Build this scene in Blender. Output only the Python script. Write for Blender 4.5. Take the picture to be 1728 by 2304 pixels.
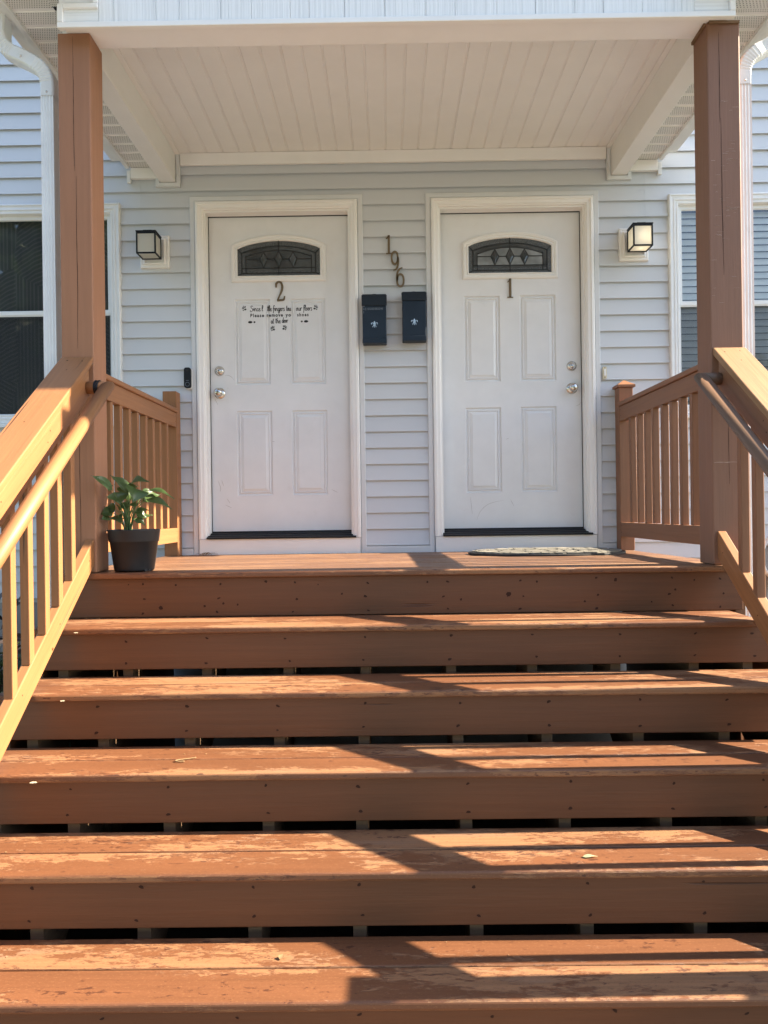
import bpy, bmesh, math, random
from mathutils import Vector, Matrix
random.seed(11)
SC = bpy.context.scene
COL = SC.collection
for _o in list(bpy.data.objects):
    bpy.data.objects.remove(_o)

# ------------------------------------------------------------------ camera, sky, sun, exposure
GROUND = -1.3335            # the porch deck is z = 0, seven risers above the ground
ROLL, YAW = 0.0132, 0.006
cam_d = bpy.data.cameras.new('camera'); cam = bpy.data.objects.new('camera', cam_d); COL.objects.link(cam)
fwd = Vector((-math.sin(YAW), math.cos(YAW), 0)); rgt = Vector((math.cos(YAW), math.sin(YAW), 0)); upv = Vector((0, 0, 1))
cr, sr = math.cos(ROLL), math.sin(ROLL)
cx = rgt * cr - upv * sr; cy = rgt * sr + upv * cr; cz = -fwd
cam.matrix_world = Matrix(((cx.x, cy.x, cz.x, 0), (cx.y, cy.y, cz.y, 0), (cx.z, cy.z, cz.z, 0.2416), (0, 0, 0, 1)))
cam_d.sensor_fit = 'VERTICAL'; cam_d.sensor_height = 36.0; cam_d.sensor_width = 36.0
cam_d.lens = 36.0 * 1650 / 2304; cam_d.clip_start = 0.02; cam_d.clip_end = 600
SC.camera = cam

SUN_TAN = 0.694
SUN_TRAVEL = Vector((-1.0, -0.016, -SUN_TAN)).normalized()
SUN_EL = math.asin(-SUN_TRAVEL.z); SUN_AZ = math.atan2(-SUN_TRAVEL.x, -SUN_TRAVEL.y)   # clockwise from +Y
w = bpy.data.worlds.new('World'); SC.world = w; w.use_nodes = True
nt = w.node_tree; nt.nodes.clear()
sky = nt.nodes.new('ShaderNodeTexSky'); sky.sky_type = 'NISHITA'; sky.sun_disc = False
sky.sun_elevation = SUN_EL; sky.sun_rotation = SUN_AZ
sky.air_density = 1.0; sky.dust_density = 1.0; sky.ozone_density = 1.0; sky.altitude = 30
bg = nt.nodes.new('ShaderNodeBackground'); bg.inputs['Strength'].default_value = 0.088
wo = nt.nodes.new('ShaderNodeOutputWorld')
nt.links.new(sky.outputs[0], bg.inputs['Color']); nt.links.new(bg.outputs[0], wo.inputs['Surface'])
sd = bpy.data.lights.new('sun', 'SUN'); sun = bpy.data.objects.new('sun', sd); COL.objects.link(sun)
sd.energy = 5.0; sd.angle = math.radians(0.53); sd.color = (1.0, 0.86, 0.66)
sun.rotation_euler = SUN_TRAVEL.to_track_quat('-Z', 'Y').to_euler(); sun.location = (8, 0, 6)
vs = SC.view_settings
vs.view_transform = 'Standard'; vs.look = 'None'; vs.gamma = 1.0; vs.use_curve_mapping = False
vs.exposure = 2.38
SC.cycles.max_bounces = 10; SC.cycles.diffuse_bounces = 6; SC.cycles.glossy_bounces = 4; SC.cycles.transparent_max_bounces = 12
SC.cycles.use_denoising = True

# ------------------------------------------------------------------ helpers
WLOC = {}
def link(o, parent=None):
    COL.objects.link(o)
    if parent is not None: o.parent = parent
    return o
def thing(name, label, cat, loc=(0, 0, 0), group=None, kind=None):
    o = bpy.data.objects.new(name, None); COL.objects.link(o); o.location = loc
    o.empty_display_size = 0.1
    WLOC[o] = Vector(loc); o['label'] = label; o['category'] = cat
    if group: o['group'] = group
    if kind: o['kind'] = kind
    return o
def wl(o): return WLOC.get(o, Vector((0, 0, 0)))
def tag(o, label=None, cat=None, group=None, kind=None):
    if label: o['label'] = label
    if cat: o['category'] = cat
    if group: o['group'] = group
    if kind: o['kind'] = kind
    return o

class MB:
    def __init__(s): s.v = []; s.f = []; s.uv = []; s.m = []
    def poly(s, vs_, fs, uvs=None, mi=0):
        n = len(s.v); s.v += [Vector(a) for a in vs_]
        for k, f in enumerate(fs):
            s.f.append([n + i for i in f]); s.m.append(mi)
            s.uv.append(uvs[k] if uvs else [(vs_[i][0] + vs_[i][1] * .37, vs_[i][2] + vs_[i][1] * .53) for i in f])
    def obox(s, o, ax, ay, az, mi=0):
        """box from a corner and three edge vectors; UVs in metres with u along the longest edge"""
        o = Vector(o); A = [Vector(ax), Vector(ay), Vector(az)]; L = [a.length for a in A]
        la = max(range(3), key=lambda i: L[i])
        off = random.random() * 9
        P = {}
        vs_ = []
        for i in (0, 1):
            for j in (0, 1):
                for k in (0, 1):
                    P[(i, j, k)] = len(vs_); vs_.append(o + A[0] * i + A[1] * j + A[2] * k)
        if A[0].cross(A[1]).dot(A[2]) < 0: flip = True
        else: flip = False
        fs, uvs = [], []
        for d in range(3):
            a, b = [(1, 2), (2, 0), (0, 1)][d]
            for side in (0, 1):
                q = []
                for (p, r) in ((0, 0), (1, 0), (1, 1), (0, 1)):
                    key = [0, 0, 0]; key[d] = side; key[a] = p; key[b] = r; q.append(tuple(key))
                if (side == 0) != flip: q = q[::-1]
                fs.append([P[t] for t in q])
                if d == la: ua, va = a, b
                else: ua, va = la, (a if b == la else b)
                fo = off + d * 1.7 + side * 3.1
                uvs.append([(t[ua] * L[ua] + off, t[va] * L[va] + fo) for t in q])
        n = len(s.v); s.v += vs_
        for f, u in zip(fs, uvs):
            s.f.append([n + i for i in f]); s.uv.append(u); s.m.append(mi)
    def box(s, x0, x1, y0, y1, z0, z1, mi=0):
        s.obox((x0, y0, z0), (x1 - x0, 0, 0), (0, y1 - y0, 0), (0, 0, z1 - z0), mi)
    def extr(s, prof, axis_from, axis_to, place, closed=True, caps=True, mi=0):
        """prof: list of 2D points; place(p, t) -> 3D, t in (axis_from, axis_to)"""
        n = len(prof); vs_ = [place(p, axis_from) for p in prof] + [place(p, axis_to) for p in prof]
        L = abs(axis_to - axis_from); acc = [0]
        for i in range(n): acc.append(acc[-1] + (Vector(prof[(i + 1) % n]) - Vector(prof[i])).length)
        fs, uvs = [], []
        for i in range(n if closed else n - 1):
            j = (i + 1) % n
            fs.append([i, j, n + j, n + i]); uvs.append([(0, acc[i]), (0, acc[i + 1]), (L, acc[i + 1]), (L, acc[i])])
        if closed and caps:
            fs.append(list(range(n))[::-1]); uvs.append([tuple(prof[i]) for i in range(n)][::-1])
            fs.append([n + i for i in range(n)]); uvs.append([tuple(p) for p in prof])
        s.poly(vs_, fs, uvs, mi)
    def tube(s, pts, rad, n=12, caps=True, mi=0, sq=None):
        pts = [Vector(p) for p in pts]; k = len(pts)
        if not isinstance(rad, (list, tuple)): rad = [rad] * k
        prev = None; rings = []; acc = 0; us = []
        for i, p in enumerate(pts):
            t = (pts[min(i + 1, k - 1)] - pts[max(i - 1, 0)]).normalized()
            if prev is None:
                ref = Vector((0, 0, 1)) if abs(t.z) < .9 else Vector((0, 1, 0))
                a = t.cross(ref).normalized()
            else: a = (prev - t * prev.dot(t)).normalized()
            prev = a; b = t.cross(a)
            rings.append([p + (a * math.cos(2 * math.pi * q / n) + b * math.sin(2 * math.pi * q / n)) * rad[i] for q in range(n)])
            if i: acc += (p - pts[i - 1]).length
            us.append(acc)
        vs_ = [v for r in rings for v in r]; fs, uvs = [], []
        for i in range(k - 1):
            for q in range(n):
                q2 = (q + 1) % n
                fs.append([i * n + q, i * n + q2, (i + 1) * n + q2, (i + 1) * n + q][::-1])
                vv = [q / n * .2, (q + 1) / n * .2]
                uvs.append([(us[i], vv[0]), (us[i], vv[1]), (us[i + 1], vv[1]), (us[i + 1], vv[0])][::-1])
        if caps:
            fs.append(list(range(n))); uvs.append([(0, 0)] * n)
            fs.append([(k - 1) * n + q for q in range(n)][::-1]); uvs.append([(0, 0)] * n)
        s.poly(vs_, fs, uvs, mi)
    def lathe(s, prof, c, axis='z', n=32, mi=0):
        """prof (r, h) revolved round an axis through c"""
        c = Vector(c); vs_ = []; fs = []; m = len(prof)
        for q in range(n):
            a = 2 * math.pi * q / n
            for r, h in prof:
                if axis == 'z': vs_.append(c + Vector((r * math.cos(a), r * math.sin(a), h)))
                else: vs_.append(c + Vector((r * math.cos(a), -h, r * math.sin(a))))
        for q in range(n):
            q2 = (q + 1) % n
            for i in range(m - 1):
                fs.append([q * m + i, q2 * m + i, q2 * m + i + 1, q * m + i + 1])
        s.poly(vs_, fs, None, mi)
    def frame(s, x0, x1, z0, z1, prof, closed=True, mi=0):
        """mitred frame in the XZ plane; prof = [(inset, y)]; open at the bottom when closed is False"""
        rings = []
        for d, y in prof:
            if closed: rings.append([(x0 + d, y, z0 + d), (x0 + d, y, z1 - d), (x1 - d, y, z1 - d), (x1 - d, y, z0 + d)])
            else: rings.append([(x0 + d, y, z0), (x0 + d, y, z1 - d), (x1 - d, y, z1 - d), (x1 - d, y, z0)])
        for a, b in zip(rings, rings[1:]):
            for i in range(4 if closed else 3):
                j = (i + 1) % 4
                s.poly([a[i], a[j], b[j], b[i]], [[0, 1, 2, 3]], None, mi)

def build(name, mb, mat, parent=None, bevel=0.0, seg=2, smooth=False):
    me = bpy.data.meshes.new(name); off = wl(parent) if parent is not None else Vector((0, 0, 0))
    me.from_pydata([tuple(v - off) for v in mb.v], [], mb.f)
    lay = me.uv_layers.new(name='UVMap'); k = 0
    for u in mb.uv:
        for c in u: lay.data[k].uv = c; k += 1
    for m_ in (mat if isinstance(mat, (list, tuple)) else [mat]): me.materials.append(m_)
    for i, p in enumerate(me.polygons): p.material_index = mb.m[i]; p.use_smooth = smooth
    bm = bmesh.new(); bm.from_mesh(me)
    if bevel > 0:
        bmesh.ops.remove_doubles(bm, verts=bm.verts, dist=1e-6)
        es = [e for e in bm.edges if len(e.link_faces) == 2 and e.calc_face_angle(0) > 0.5]
        bmesh.ops.bevel(bm, geom=es, offset=bevel, segments=seg, profile=0.5, affect='EDGES', clamp_overlap=True)
    bmesh.ops.recalc_face_normals(bm, faces=bm.faces) if bevel > 0 else None
    bm.to_mesh(me); bm.free(); me.update()
    o = bpy.data.objects.new(name, me); link(o, parent)
    if parent is not None: WLOC[o] = off
    return o
def clone(o, name, shift, parent):
    c = o.copy(); COL.objects.link(c); c.parent = parent
    c.location = Vector(o.location) + Vector(shift)
    WLOC[c] = wl(o)
    return c
def root_of(mb_or_none=None): pass

# ------------------------------------------------------------------ materials
def nodes_of(name):
    m = bpy.data.materials.new(name); m.use_nodes = True
    n = m.node_tree.nodes; l = m.node_tree.links
    return m, n, l, n['Principled BSDF']
def ramp(n, pts):
    r = n.new('ShaderNodeValToRGB'); e = r.color_ramp.elements
    while len(e) < len(pts): e.new(0.5)
    for i, (p, c) in enumerate(pts):
        e[i].position = p; e[i].color = (c, c, c, 1) if not isinstance(c, tuple) else (*c, 1)
    return r
def mix(n, l, fac, a, b, mode='MIX'):
    m = n.new('ShaderNodeMix'); m.data_type = 'RGBA'; m.blend_type = mode
    for sck, val in ((m.inputs[0], fac), (m.inputs[6], a), (m.inputs[7], b)):
        if hasattr(val, 'links') or hasattr(val, 'is_linked'): l.new(val, sck)
        else: sck.default_value = val if not isinstance(val, tuple) else (*val, 1)
    return m.outputs[2]
def uvcoord(n, l, scale, rnd=True):
    tc = n.new('ShaderNodeTexCoord'); mp = n.new('ShaderNodeMapping'); mp.inputs['Scale'].default_value = scale
    if rnd:
        oi = n.new('ShaderNodeObjectInfo'); mu = n.new('ShaderNodeMath'); mu.operation = 'MULTIPLY'; mu.inputs[1].default_value = 53.0
        l.new(oi.outputs['Random'], mu.inputs[0])
        cb = n.new('ShaderNodeCombineXYZ'); l.new(mu.outputs[0], cb.inputs[0]); l.new(mu.outputs[0], cb.inputs[1])
        ad = n.new('ShaderNodeVectorMath'); ad.operation = 'ADD'
        l.new(tc.outputs['UV'], ad.inputs[0]); l.new(cb.outputs[0], ad.inputs[1]); l.new(ad.outputs[0], mp.inputs['Vector'])
    else: l.new(tc.outputs['UV'], mp.inputs['Vector'])
    return mp.outputs[0]
def noise(n, l, vec, scale, detail=4, rough=.5, dist=0.0):
    t = n.new('ShaderNodeTexNoise'); t.inputs['Scale'].default_value = scale; t.inputs['Detail'].default_value = detail
    t.inputs['Roughness'].default_value = rough; t.inputs['Distortion'].default_value = dist
    l.new(vec, t.inputs['Vector']); return t.outputs['Fac']
def objcoord(n, l):
    tc = n.new('ShaderNodeTexCoord'); g = n.new('ShaderNodeNewGeometry'); return g.outputs['Position']
def bump(n, l, h, strength, dist, base=None):
    b = n.new('ShaderNodeBump'); b.inputs['Strength'].default_value = strength; b.inputs['Distance'].default_value = dist
    l.new(h, b.inputs['Height'])
    if base is not None: l.new(base, b.inputs['Normal'])
    return b.outputs[0]
def tint(c, k): return tuple(min(1, x * k) for x in c)

def painted_wood(name, base, vary=.12, rough=.55, crack=.5, chips=None, chip_amt=.5):
    m, n, l, p = nodes_of(name)
    g = noise(n, l, uvcoord(n, l, (2.2, 60, 1)), 1.0, 5, .6, .4)
    blot = noise(n, l, uvcoord(n, l, (1.2, 5, 1)), 1.6, 3, .6)
    c = mix(n, l, ramp_out(n, l, g, [(.3, 0.0), (.75, 1.0)]), tint(base, 1 - vary), tint(base, 1 + vary))
    c = mix(n, l, ramp_out(n, l, blot, [(.35, 0.0), (.7, .55)]), c, tint(base, .84))
    ck = noise(n, l, uvcoord(n, l, (.9, 34, 1)), 1.0, 2, .4, .15)
    cm = ramp_out(n, l, ck, [(.26, 1.0), (.29, 0.0)])
    c = mix(n, l, mulv(n, l, cm, crack), c, tint(base, .3))
    if chips:
        ch = noise(n, l, uvcoord(n, l, (7, 26, 1)), 1.0, 9, .68, .5)
        cw = noise(n, l, uvcoord(n, l, (.8, 3, 1)), 1.0, 3, .5)
        s_ = addv(n, l, ch, cw, .9)
        c = mix(n, l, ramp_out(n, l, s_, [(chip_amt, 0.0), (chip_amt + .02, 1.0)]), c, chips)
    l.new(c, p.inputs['Base Color']); p.inputs['Roughness'].default_value = rough
    p.inputs['Specular IOR Level'].default_value = .35
    fine = noise(n, l, uvcoord(n, l, (8, 160, 1)), 1.0, 3, .6)
    b = bump(n, l, fine, .25, .002)
    b = bump(n, l, g, .35, .002, b)
    b = bump(n, l, invv(n, l, cm), .6, .003, b)
    l.new(b, p.inputs['Normal'])
    return m
def ramp_out(n, l, v, pts):
    r = ramp(n, pts); l.new(v, r.inputs[0]); return r.outputs[0]
def mulv(n, l, a, k):
    m = n.new('ShaderNodeMath'); m.operation = 'MULTIPLY'; l.new(a, m.inputs[0])
    if isinstance(k, (int, float)): m.inputs[1].default_value = k
    else: l.new(k, m.inputs[1])
    return m.outputs[0]
def invv(n, l, a):
    m = n.new('ShaderNodeMath'); m.operation = 'SUBTRACT'; m.inputs[0].default_value = 1; l.new(a, m.inputs[1]); return m.outputs[0]
def addv(n, l, a, b, k=1.0):
    m = n.new('ShaderNodeMath'); m.operation = 'MULTIPLY_ADD'; l.new(b, m.inputs[0]); m.inputs[1].default_value = k; l.new(a, m.inputs[2]); return m.outputs[0]

def step_paint(name, base, worn, dark, lo, hi_extra=0.0):
    """deck paint: smooth film, worn-through patches with ragged edges, scuffs"""
    m, n, l, p = nodes_of(name)
    big = noise(n, l, uvcoord(n, l, (1.1, 4.5, 1)), 1.0, 2, .5)
    rag = noise(n, l, uvcoord(n, l, (9, 34, 1)), 1.0, 12, .72, .35)
    fine_ = noise(n, l, uvcoord(n, l, (34, 110, 1)), 1.0, 6, .7, .2)
    s_ = addv(n, l, addv(n, l, mulv(n, l, rag, .75), fine_, .42), big, 1.0)
    wear = ramp_out(n, l, s_, [(0.0, 0.0), (1.0, 1.0)])
    mr = n.new('ShaderNodeMapRange'); l.new(s_, mr.inputs[0]); mr.inputs[1].default_value = lo; mr.inputs[2].default_value = lo + .035
    wm = mr.outputs[0]
    g = noise(n, l, uvcoord(n, l, (2.5, 80, 1)), 1.0, 5, .6, .3)
    tone = noise(n, l, uvcoord(n, l, (1.5, 7, 1)), 1.0, 4, .6)
    c = mix(n, l, ramp_out(n, l, tone, [(.3, 0.0), (.7, 1.0)]), tint(base, .84), tint(base, 1.14))
    c = mix(n, l, ramp_out(n, l, g, [(.34, .35), (.55, 0.0)]), c, tint(base, .62))
    wc = mix(n, l, ramp_out(n, l, g, [(.3, 0.0), (.7, 1.0)]), tint(worn, .76), tint(worn, 1.14))
    grey = noise(n, l, uvcoord(n, l, (2.2, 14, 1)), 1.0, 5, .65, .2)
    wc = mix(n, l, ramp_out(n, l, grey, [(.52, 0.0), (.68, .45)]), wc, (.19, .125, .085))
    spk = noise(n, l, uvcoord(n, l, (120, 190, 1)), 1.0, 3, .7)
    c = mix(n, l, ramp_out(n, l, spk, [(.56, 0.0), (.66, .45)]), c, tint(worn, 1.05))
    wc = mix(n, l, ramp_out(n, l, spk, [(.34, .5), (.44, 0.0)]), wc, tint(base, .8))
    c = mix(n, l, wm, c, wc)
    sp = noise(n, l, uvcoord(n, l, (22, 60, 1)), 1.0, 6, .7, .3)
    sb = addv(n, l, sp, tone, .5)
    c = mix(n, l, ramp_out(n, l, sb, [(.86, 0.0), (.885, .85)]), c, dark)
    l.new(c, p.inputs['Base Color']); p.inputs['Specular IOR Level'].default_value = .4
    r = n.new('ShaderNodeMapRange'); l.new(wm, r.inputs[0]); r.inputs[3].default_value = .46; r.inputs[4].default_value = .72
    l.new(r.outputs[0], p.inputs['Roughness'])
    b = bump(n, l, g, .3, .0015); b = bump(n, l, invv(n, l, wm), .5, .0012, b)
    b = bump(n, l, noise(n, l, uvcoord(n, l, (60, 160, 1)), 1.0, 3, .6), .18, .0015, b)
    l.new(b, p.inputs['Normal'])
    return m

def plain(name, base, rough=.5, spec=.4, metal=0.0, vary=.04, bumps=0.0, scale=6.0, dirt=None):
    m, n, l, p = nodes_of(name)
    pos = objcoord(n, l)
    v = noise(n, l, pos, scale, 4, .6)
    c = mix(n, l, ramp_out(n, l, v, [(.3, 0.0), (.7, 1.0)]), tint(base, 1 - vary), tint(base, 1 + vary))
    if dirt:
        d = noise(n, l, pos, 9, 8, .72, .6)
        c = mix(n, l, ramp_out(n, l, d, [(.60, 0.0), (.78, dirt[0])]), c, dirt[1])
    l.new(c, p.inputs['Base Color']); p.inputs['Roughness'].default_value = rough
    p.inputs['Specular IOR Level'].default_value = spec; p.inputs['Metallic'].default_value = metal
    if bumps:
        l.new(bump(n, l, noise(n, l, pos, 90, 3, .6), bumps, .002), p.inputs['Normal'])
    return m

def siding_mat(name, base, rough=.5):
    m, n, l, p = nodes_of(name)
    g = noise(n, l, uvcoord(n, l, (3, 90, 1)), 1.0, 4, .6, .3)
    big = noise(n, l, uvcoord(n, l, (.6, 2, 1)), 1.0, 3, .5)
    oi = n.new('ShaderNodeObjectInfo')
    c = mix(n, l, oi.outputs['Random'], tint(base, .965), tint(base, 1.03))
    c = mix(n, l, ramp_out(n, l, big, [(.35, 0.0), (.75, .35)]), c, tint(base, .9))
    l.new(c, p.inputs['Base Color']); p.inputs['Roughness'].default_value = rough; p.inputs['Specular IOR Level'].default_value = .35
    b = bump(n, l, g, .22, .0012); b = bump(n, l, big, .25, .006, b)
    l.new(b, p.inputs['Normal'])
    return m

def shake_mat(name, base):
    m, n, l, p = nodes_of(name)
    g = noise(n, l, uvcoord(n, l, (1.2, 110, 1)), 1.0, 4, .62, .2)
    c = mix(n, l, ramp_out(n, l, g, [(.28, 0.0), (.55, 1.0)]), tint(base, .82), base)
    l.new(c, p.inputs['Base Color']); p.inputs['Roughness'].default_value = .55
    l.new(bump(n, l, g, .9, .004), p.inputs['Normal'])
    return m

def perforated(name, base):
    m, n, l, p = nodes_of(name)
    tc = n.new('ShaderNodeTexCoord'); sx = n.new('ShaderNodeSeparateXYZ'); l.new(tc.outputs['UV'], sx.inputs[0])
    def M(op, a, b=None):
        q = n.new('ShaderNodeMath'); q.operation = op
        for k, v in enumerate((a, b)):
            if v is None: continue
            if isinstance(v, (int, float)): q.inputs[k].default_value = v
            else: l.new(v, q.inputs[k])
        return q.outputs[0]
    u = M('DIVIDE', sx.outputs[0], .0105); v = M('DIVIDE', sx.outputs[1], .0115)
    row = M('FLOOR', v); odd = M('MULTIPLY', M('MODULO', row, 2.0), .5)
    fu = M('SUBTRACT', M('FRACT', M('ADD', u, odd)), .5); fv = M('SUBTRACT', M('FRACT', v), .5)
    d = M('ADD', M('MULTIPLY', fu, fu), M('MULTIPLY', fv, fv))
    dot = M('LESS_THAN', d, .042)
    c = mix(n, l, dot, base, (.03, .03, .03))
    l.new(c, p.inputs['Base Color']); p.inputs['Roughness'].default_value = .5
    return m

def glass_mat(name, tintc=(.90, .93, .94), rough=.02, wav=.15, see=.75, refl=1.0):
    m, n, l, p = nodes_of(name); out = n['Material Output']
    gl = n.new('ShaderNodeBsdfGlossy'); gl.inputs['Roughness'].default_value = rough; gl.inputs['Color'].default_value = (refl, refl, refl, 1)
    tr = n.new('ShaderNodeBsdfTransparent'); tr.inputs['Color'].default_value = (*tintc, 1)
    fr = n.new('ShaderNodeFresnel'); fr.inputs['IOR'].default_value = 1.52
    ad = n.new('ShaderNodeMath'); ad.operation = 'MULTIPLY_ADD'; ad.inputs[1].default_value = 1.35; ad.inputs[2].default_value = .03
    l.new(fr.outputs[0], ad.inputs[0]); ad.use_clamp = True
    mx = n.new('ShaderNodeMixShader'); l.new(ad.outputs[0], mx.inputs[0]); l.new(tr.outputs[0], mx.inputs[1]); l.new(gl.outputs[0], mx.inputs[2])
    l.new(mx.outputs[0], out.inputs['Surface'])
    b = bump(n, l, noise(n, l, objcoord(n, l), 1.6, 2, .5), wav, .02)
    l.new(b, gl.inputs['Normal'])
    return m

def screen_mat():
    m, n, l, p = nodes_of('insect_screen'); out = n['Material Output']
    p.inputs['Base Color'].default_value = (.02, .022, .024, 1); p.inputs['Roughness'].default_value = .6
    tr = n.new('ShaderNodeBsdfTransparent'); mx = n.new('ShaderNodeMixShader'); mx.inputs[0].default_value = .42
    l.new(tr.outputs[0], mx.inputs[1]); l.new(p.outputs[0], mx.inputs[2]); l.new(mx.outputs[0], out.inputs['Surface']); return m
def leaf_mat(name, c0, c1, trans=.35, rough=.35):
    m, n, l, p = nodes_of(name); out = n['Material Output']
    oi = n.new('ShaderNodeObjectInfo'); g = n.new('ShaderNodeNewGeometry')
    v = noise(n, l, g.outputs['Position'], 24, 3, .6)
    t = addv(n, l, mulv(n, l, g.outputs['Random Per Island'], .7), v, .3)
    c = mix(n, l, t, c0, c1)
    l.new(c, p.inputs['Base Color']); p.inputs['Roughness'].default_value = rough; p.inputs['Specular IOR Level'].default_value = .45
    tl = n.new('ShaderNodeBsdfTranslucent'); l.new(mix(n, l, .5, c, tint(c1, 1.6)), tl.inputs['Color'])
    mx = n.new('ShaderNodeMixShader'); mx.inputs[0].default_value = trans
    l.new(p.outputs[0], mx.inputs[1]); l.new(tl.outputs[0], mx.inputs[2]); l.new(mx.outputs[0], out.inputs['Surface'])
    return m

M = {}
M['rail'] = painted_wood('rail_paint', (.282, .126, .050), .17, .5, .9, (.42, .26, .13), 1.20)
M['rail_shaded'] = painted_wood('rail_paint_shaded', (.225, .104, .052), .15, .5, .9, (.36, .22, .12), 1.20)  # darker copy of the rail colour, dimness of the right side painted in
M['handrail_shaded'] = painted_wood('handrail_shaded_paint', (.150, .092, .062), .08, .45, .2)  # shade below the right cap board put into a darker handrail colour
M['cap_sunlit'] = painted_wood('sunlit_cap_paint', (.30, .172, .085), .22, .5, 1.0)  # glare of direct sun on the right cap painted as a paler colour
M['post'] = painted_wood('post_paint', (.305, .145, .077), .07, .55, .9)
M['post_worn_shaded'] = painted_wood('post_paint_worn_shaded', (.212, .108, .067), .07, .55, .9, (.50, .40, .34), 1.13)  # right post's dimness is put into the base colour; pale chips are wear
M['tread'] = step_paint('tread_paint', (.143, .0575, .0255), (.232, .110, .048), (.060, .022, .012), 1.10)
M['deck'] = step_paint('deck_paint', (.150, .075, .042), (.195, .102, .054), (.070, .030, .019), 1.10)
M['riser'] = painted_wood('riser_paint', (.119, .049, .0215), .12, .5, .7, (.085, .034, .016), 1.17)
M['raw'] = painted_wood('raw_lumber', (.17, .10, .055), .25, .8, .8)
M['siding'] = siding_mat('grey_vinyl_siding', (.585, .607, .632))
M['channel'] = plain('grey_vinyl_trim', (.62, .635, .645), .5, .35)
M['white'] = plain('white_paint', (.80, .79, .77), .40, .45, vary=.015, dirt=(.10, (.5, .45, .40)))
M['door'] = plain('door_enamel', (.745, .755, .765), .36, .45, vary=.03, bumps=.06, dirt=(.2, (.5, .47, .44)))
M['vinyl'] = plain('white_vinyl', (.80, .79, .77), .45, .4, vary=.02)
M['soffit'] = perforated('perforated_soffit', (.72, .71, .68))
M['shake'] = shake_mat('white_shake', (.80, .81, .81))
M['alum'] = plain('white_aluminium', (.72, .73, .72), .35, .5, vary=.06, dirt=(.35, (.42, .41, .38)))
M['sash'] = plain('white_window_vinyl', (.76, .77, .77), .4, .45)
M['glass'] = glass_mat('window_glass')
M['screen'] = screen_mat()
M['dark'] = plain('dark_room', (.02, .022, .025), .9, .1)
M['blind'] = plain('blind_white', (.90, .89, .86), .5, .3)
M['black'] = plain('black_metal', (.009, .011, .014), .5, .25)
M['rubber'] = plain('black_rubber', (.018, .018, .02), .6, .35)
M['navy'] = plain('navy_enamel', (.010, .021, .038), .5, .3, vary=.12)
M['navy_dark'] = plain('navy_enamel_lid', (.006, .011, .018), .45, .35, vary=.12)
M['steel'] = plain('satin_nickel', (.62, .60, .57), .22, .5, 1.0)
M['silver'] = plain('cast_silver', (.72, .72, .70), .25, .5, 1.0)
M['bronze'] = plain('dull_bronze', (.165, .120, .068), .5, .5, .25)
M['scuff'] = plain('grey_scuff', (.42, .41, .39), .7, .2)
M['ink'] = plain('black_vinyl_ink', (.018, .02, .024), .6, .3)
M['faded'] = plain('faded_ink', (.14, .17, .21), .7, .3)
M['hole'] = plain('screw_hole_dark', (.035, .016, .010), .8, .2)
M['pot'] = plain('grey_plastic', (.017, .0165, .018), .5, .3, vary=.08)
M['soil'] = plain('potting_soil', (.03, .02, .014), .95, .1, vary=.4, bumps=.6, scale=40)
M['leaf'] = leaf_mat('leaf_green', (.020, .044, .014), (.095, .15, .05), .34, .3)
M['stem'] = plain('green_stem', (.09, .16, .05), .5, .4)
M['shrub_leaf'] = leaf_mat('shrub_leaf', (.012, .030, .010), (.07, .10, .03), .3, .4)
M['shrub_dark'] = leaf_mat('shrub_leaf_purple', (.020, .014, .018), (.05, .04, .04), .25, .4)
M['tree_leaf'] = leaf_mat('tree_leaf', (.012, .026, .009), (.035, .058, .02), .3, .5)
M['bark'] = plain('bark', (.07, .05, .035), .9, .1, vary=.3, bumps=.6)
M['lawn'] = plain('lawn_ground', (.05, .075, .028), .95, .1, vary=.4, scale=3, bumps=.6)
M['walk'] = plain('concrete_walk', (.20, .20, .197), .85, .2, vary=.12, scale=2, bumps=.3)
M['soilbed'] = plain('bare_soil', (.055, .042, .03), .95, .1, vary=.35, scale=8, bumps=.6)
M['concrete'] = plain('foundation_concrete', (.30, .29, .275), .85, .2, vary=.12, bumps=.3)
M['roofing'] = plain('roof_shingle', (.08, .08, .085), .9, .2, vary=.3, scale=20)
M['matstone'] = plain('mat_stone_print', (.19, .18, .155), .85, .15, vary=.35, scale=30, bumps=.4)
M['ivory'] = plain('ivory_plastic', (.62, .56, .40), .4, .45)
M['greyplastic'] = plain('grey_resin', (.24, .23, .225), .5, .4)
M['chalk'] = plain('chalky_scuff', (.33, .24, .19), .85, .15)
M['fleck'] = plain('pale_fleck', (.36, .31, .22), .8, .2)
M['straw'] = plain('dry_straw', (.22, .14, .07), .8, .2)
M['paleleaf'] = plain('pale_leaf', (.26, .25, .15), .7, .2)
def pane_mat():
    m, n, l, p = nodes_of('frosted_pane'); out = n['Material Output']
    p.inputs['Base Color'].default_value = (.74, .73, .68, 1); p.inputs['Roughness'].default_value = .35
    tl = n.new('ShaderNodeBsdfTranslucent'); tl.inputs['Color'].default_value = (.85, .80, .66, 1)
    mx = n.new('ShaderNodeMixShader'); mx.inputs[0].default_value = .5
    l.new(p.outputs[0], mx.inputs[1]); l.new(tl.outputs[0], mx.inputs[2]); l.new(mx.outputs[0], out.inputs['Surface']); return m
M['pane'] = pane_mat()
def bulb_mat():
    m, n, l, p = nodes_of('lit_bulb'); p.inputs['Emission Color'].default_value = (1, .92, .78, 1); p.inputs['Emission Strength'].default_value = .6; return m
M['lit_bulb'] = bulb_mat()
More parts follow.
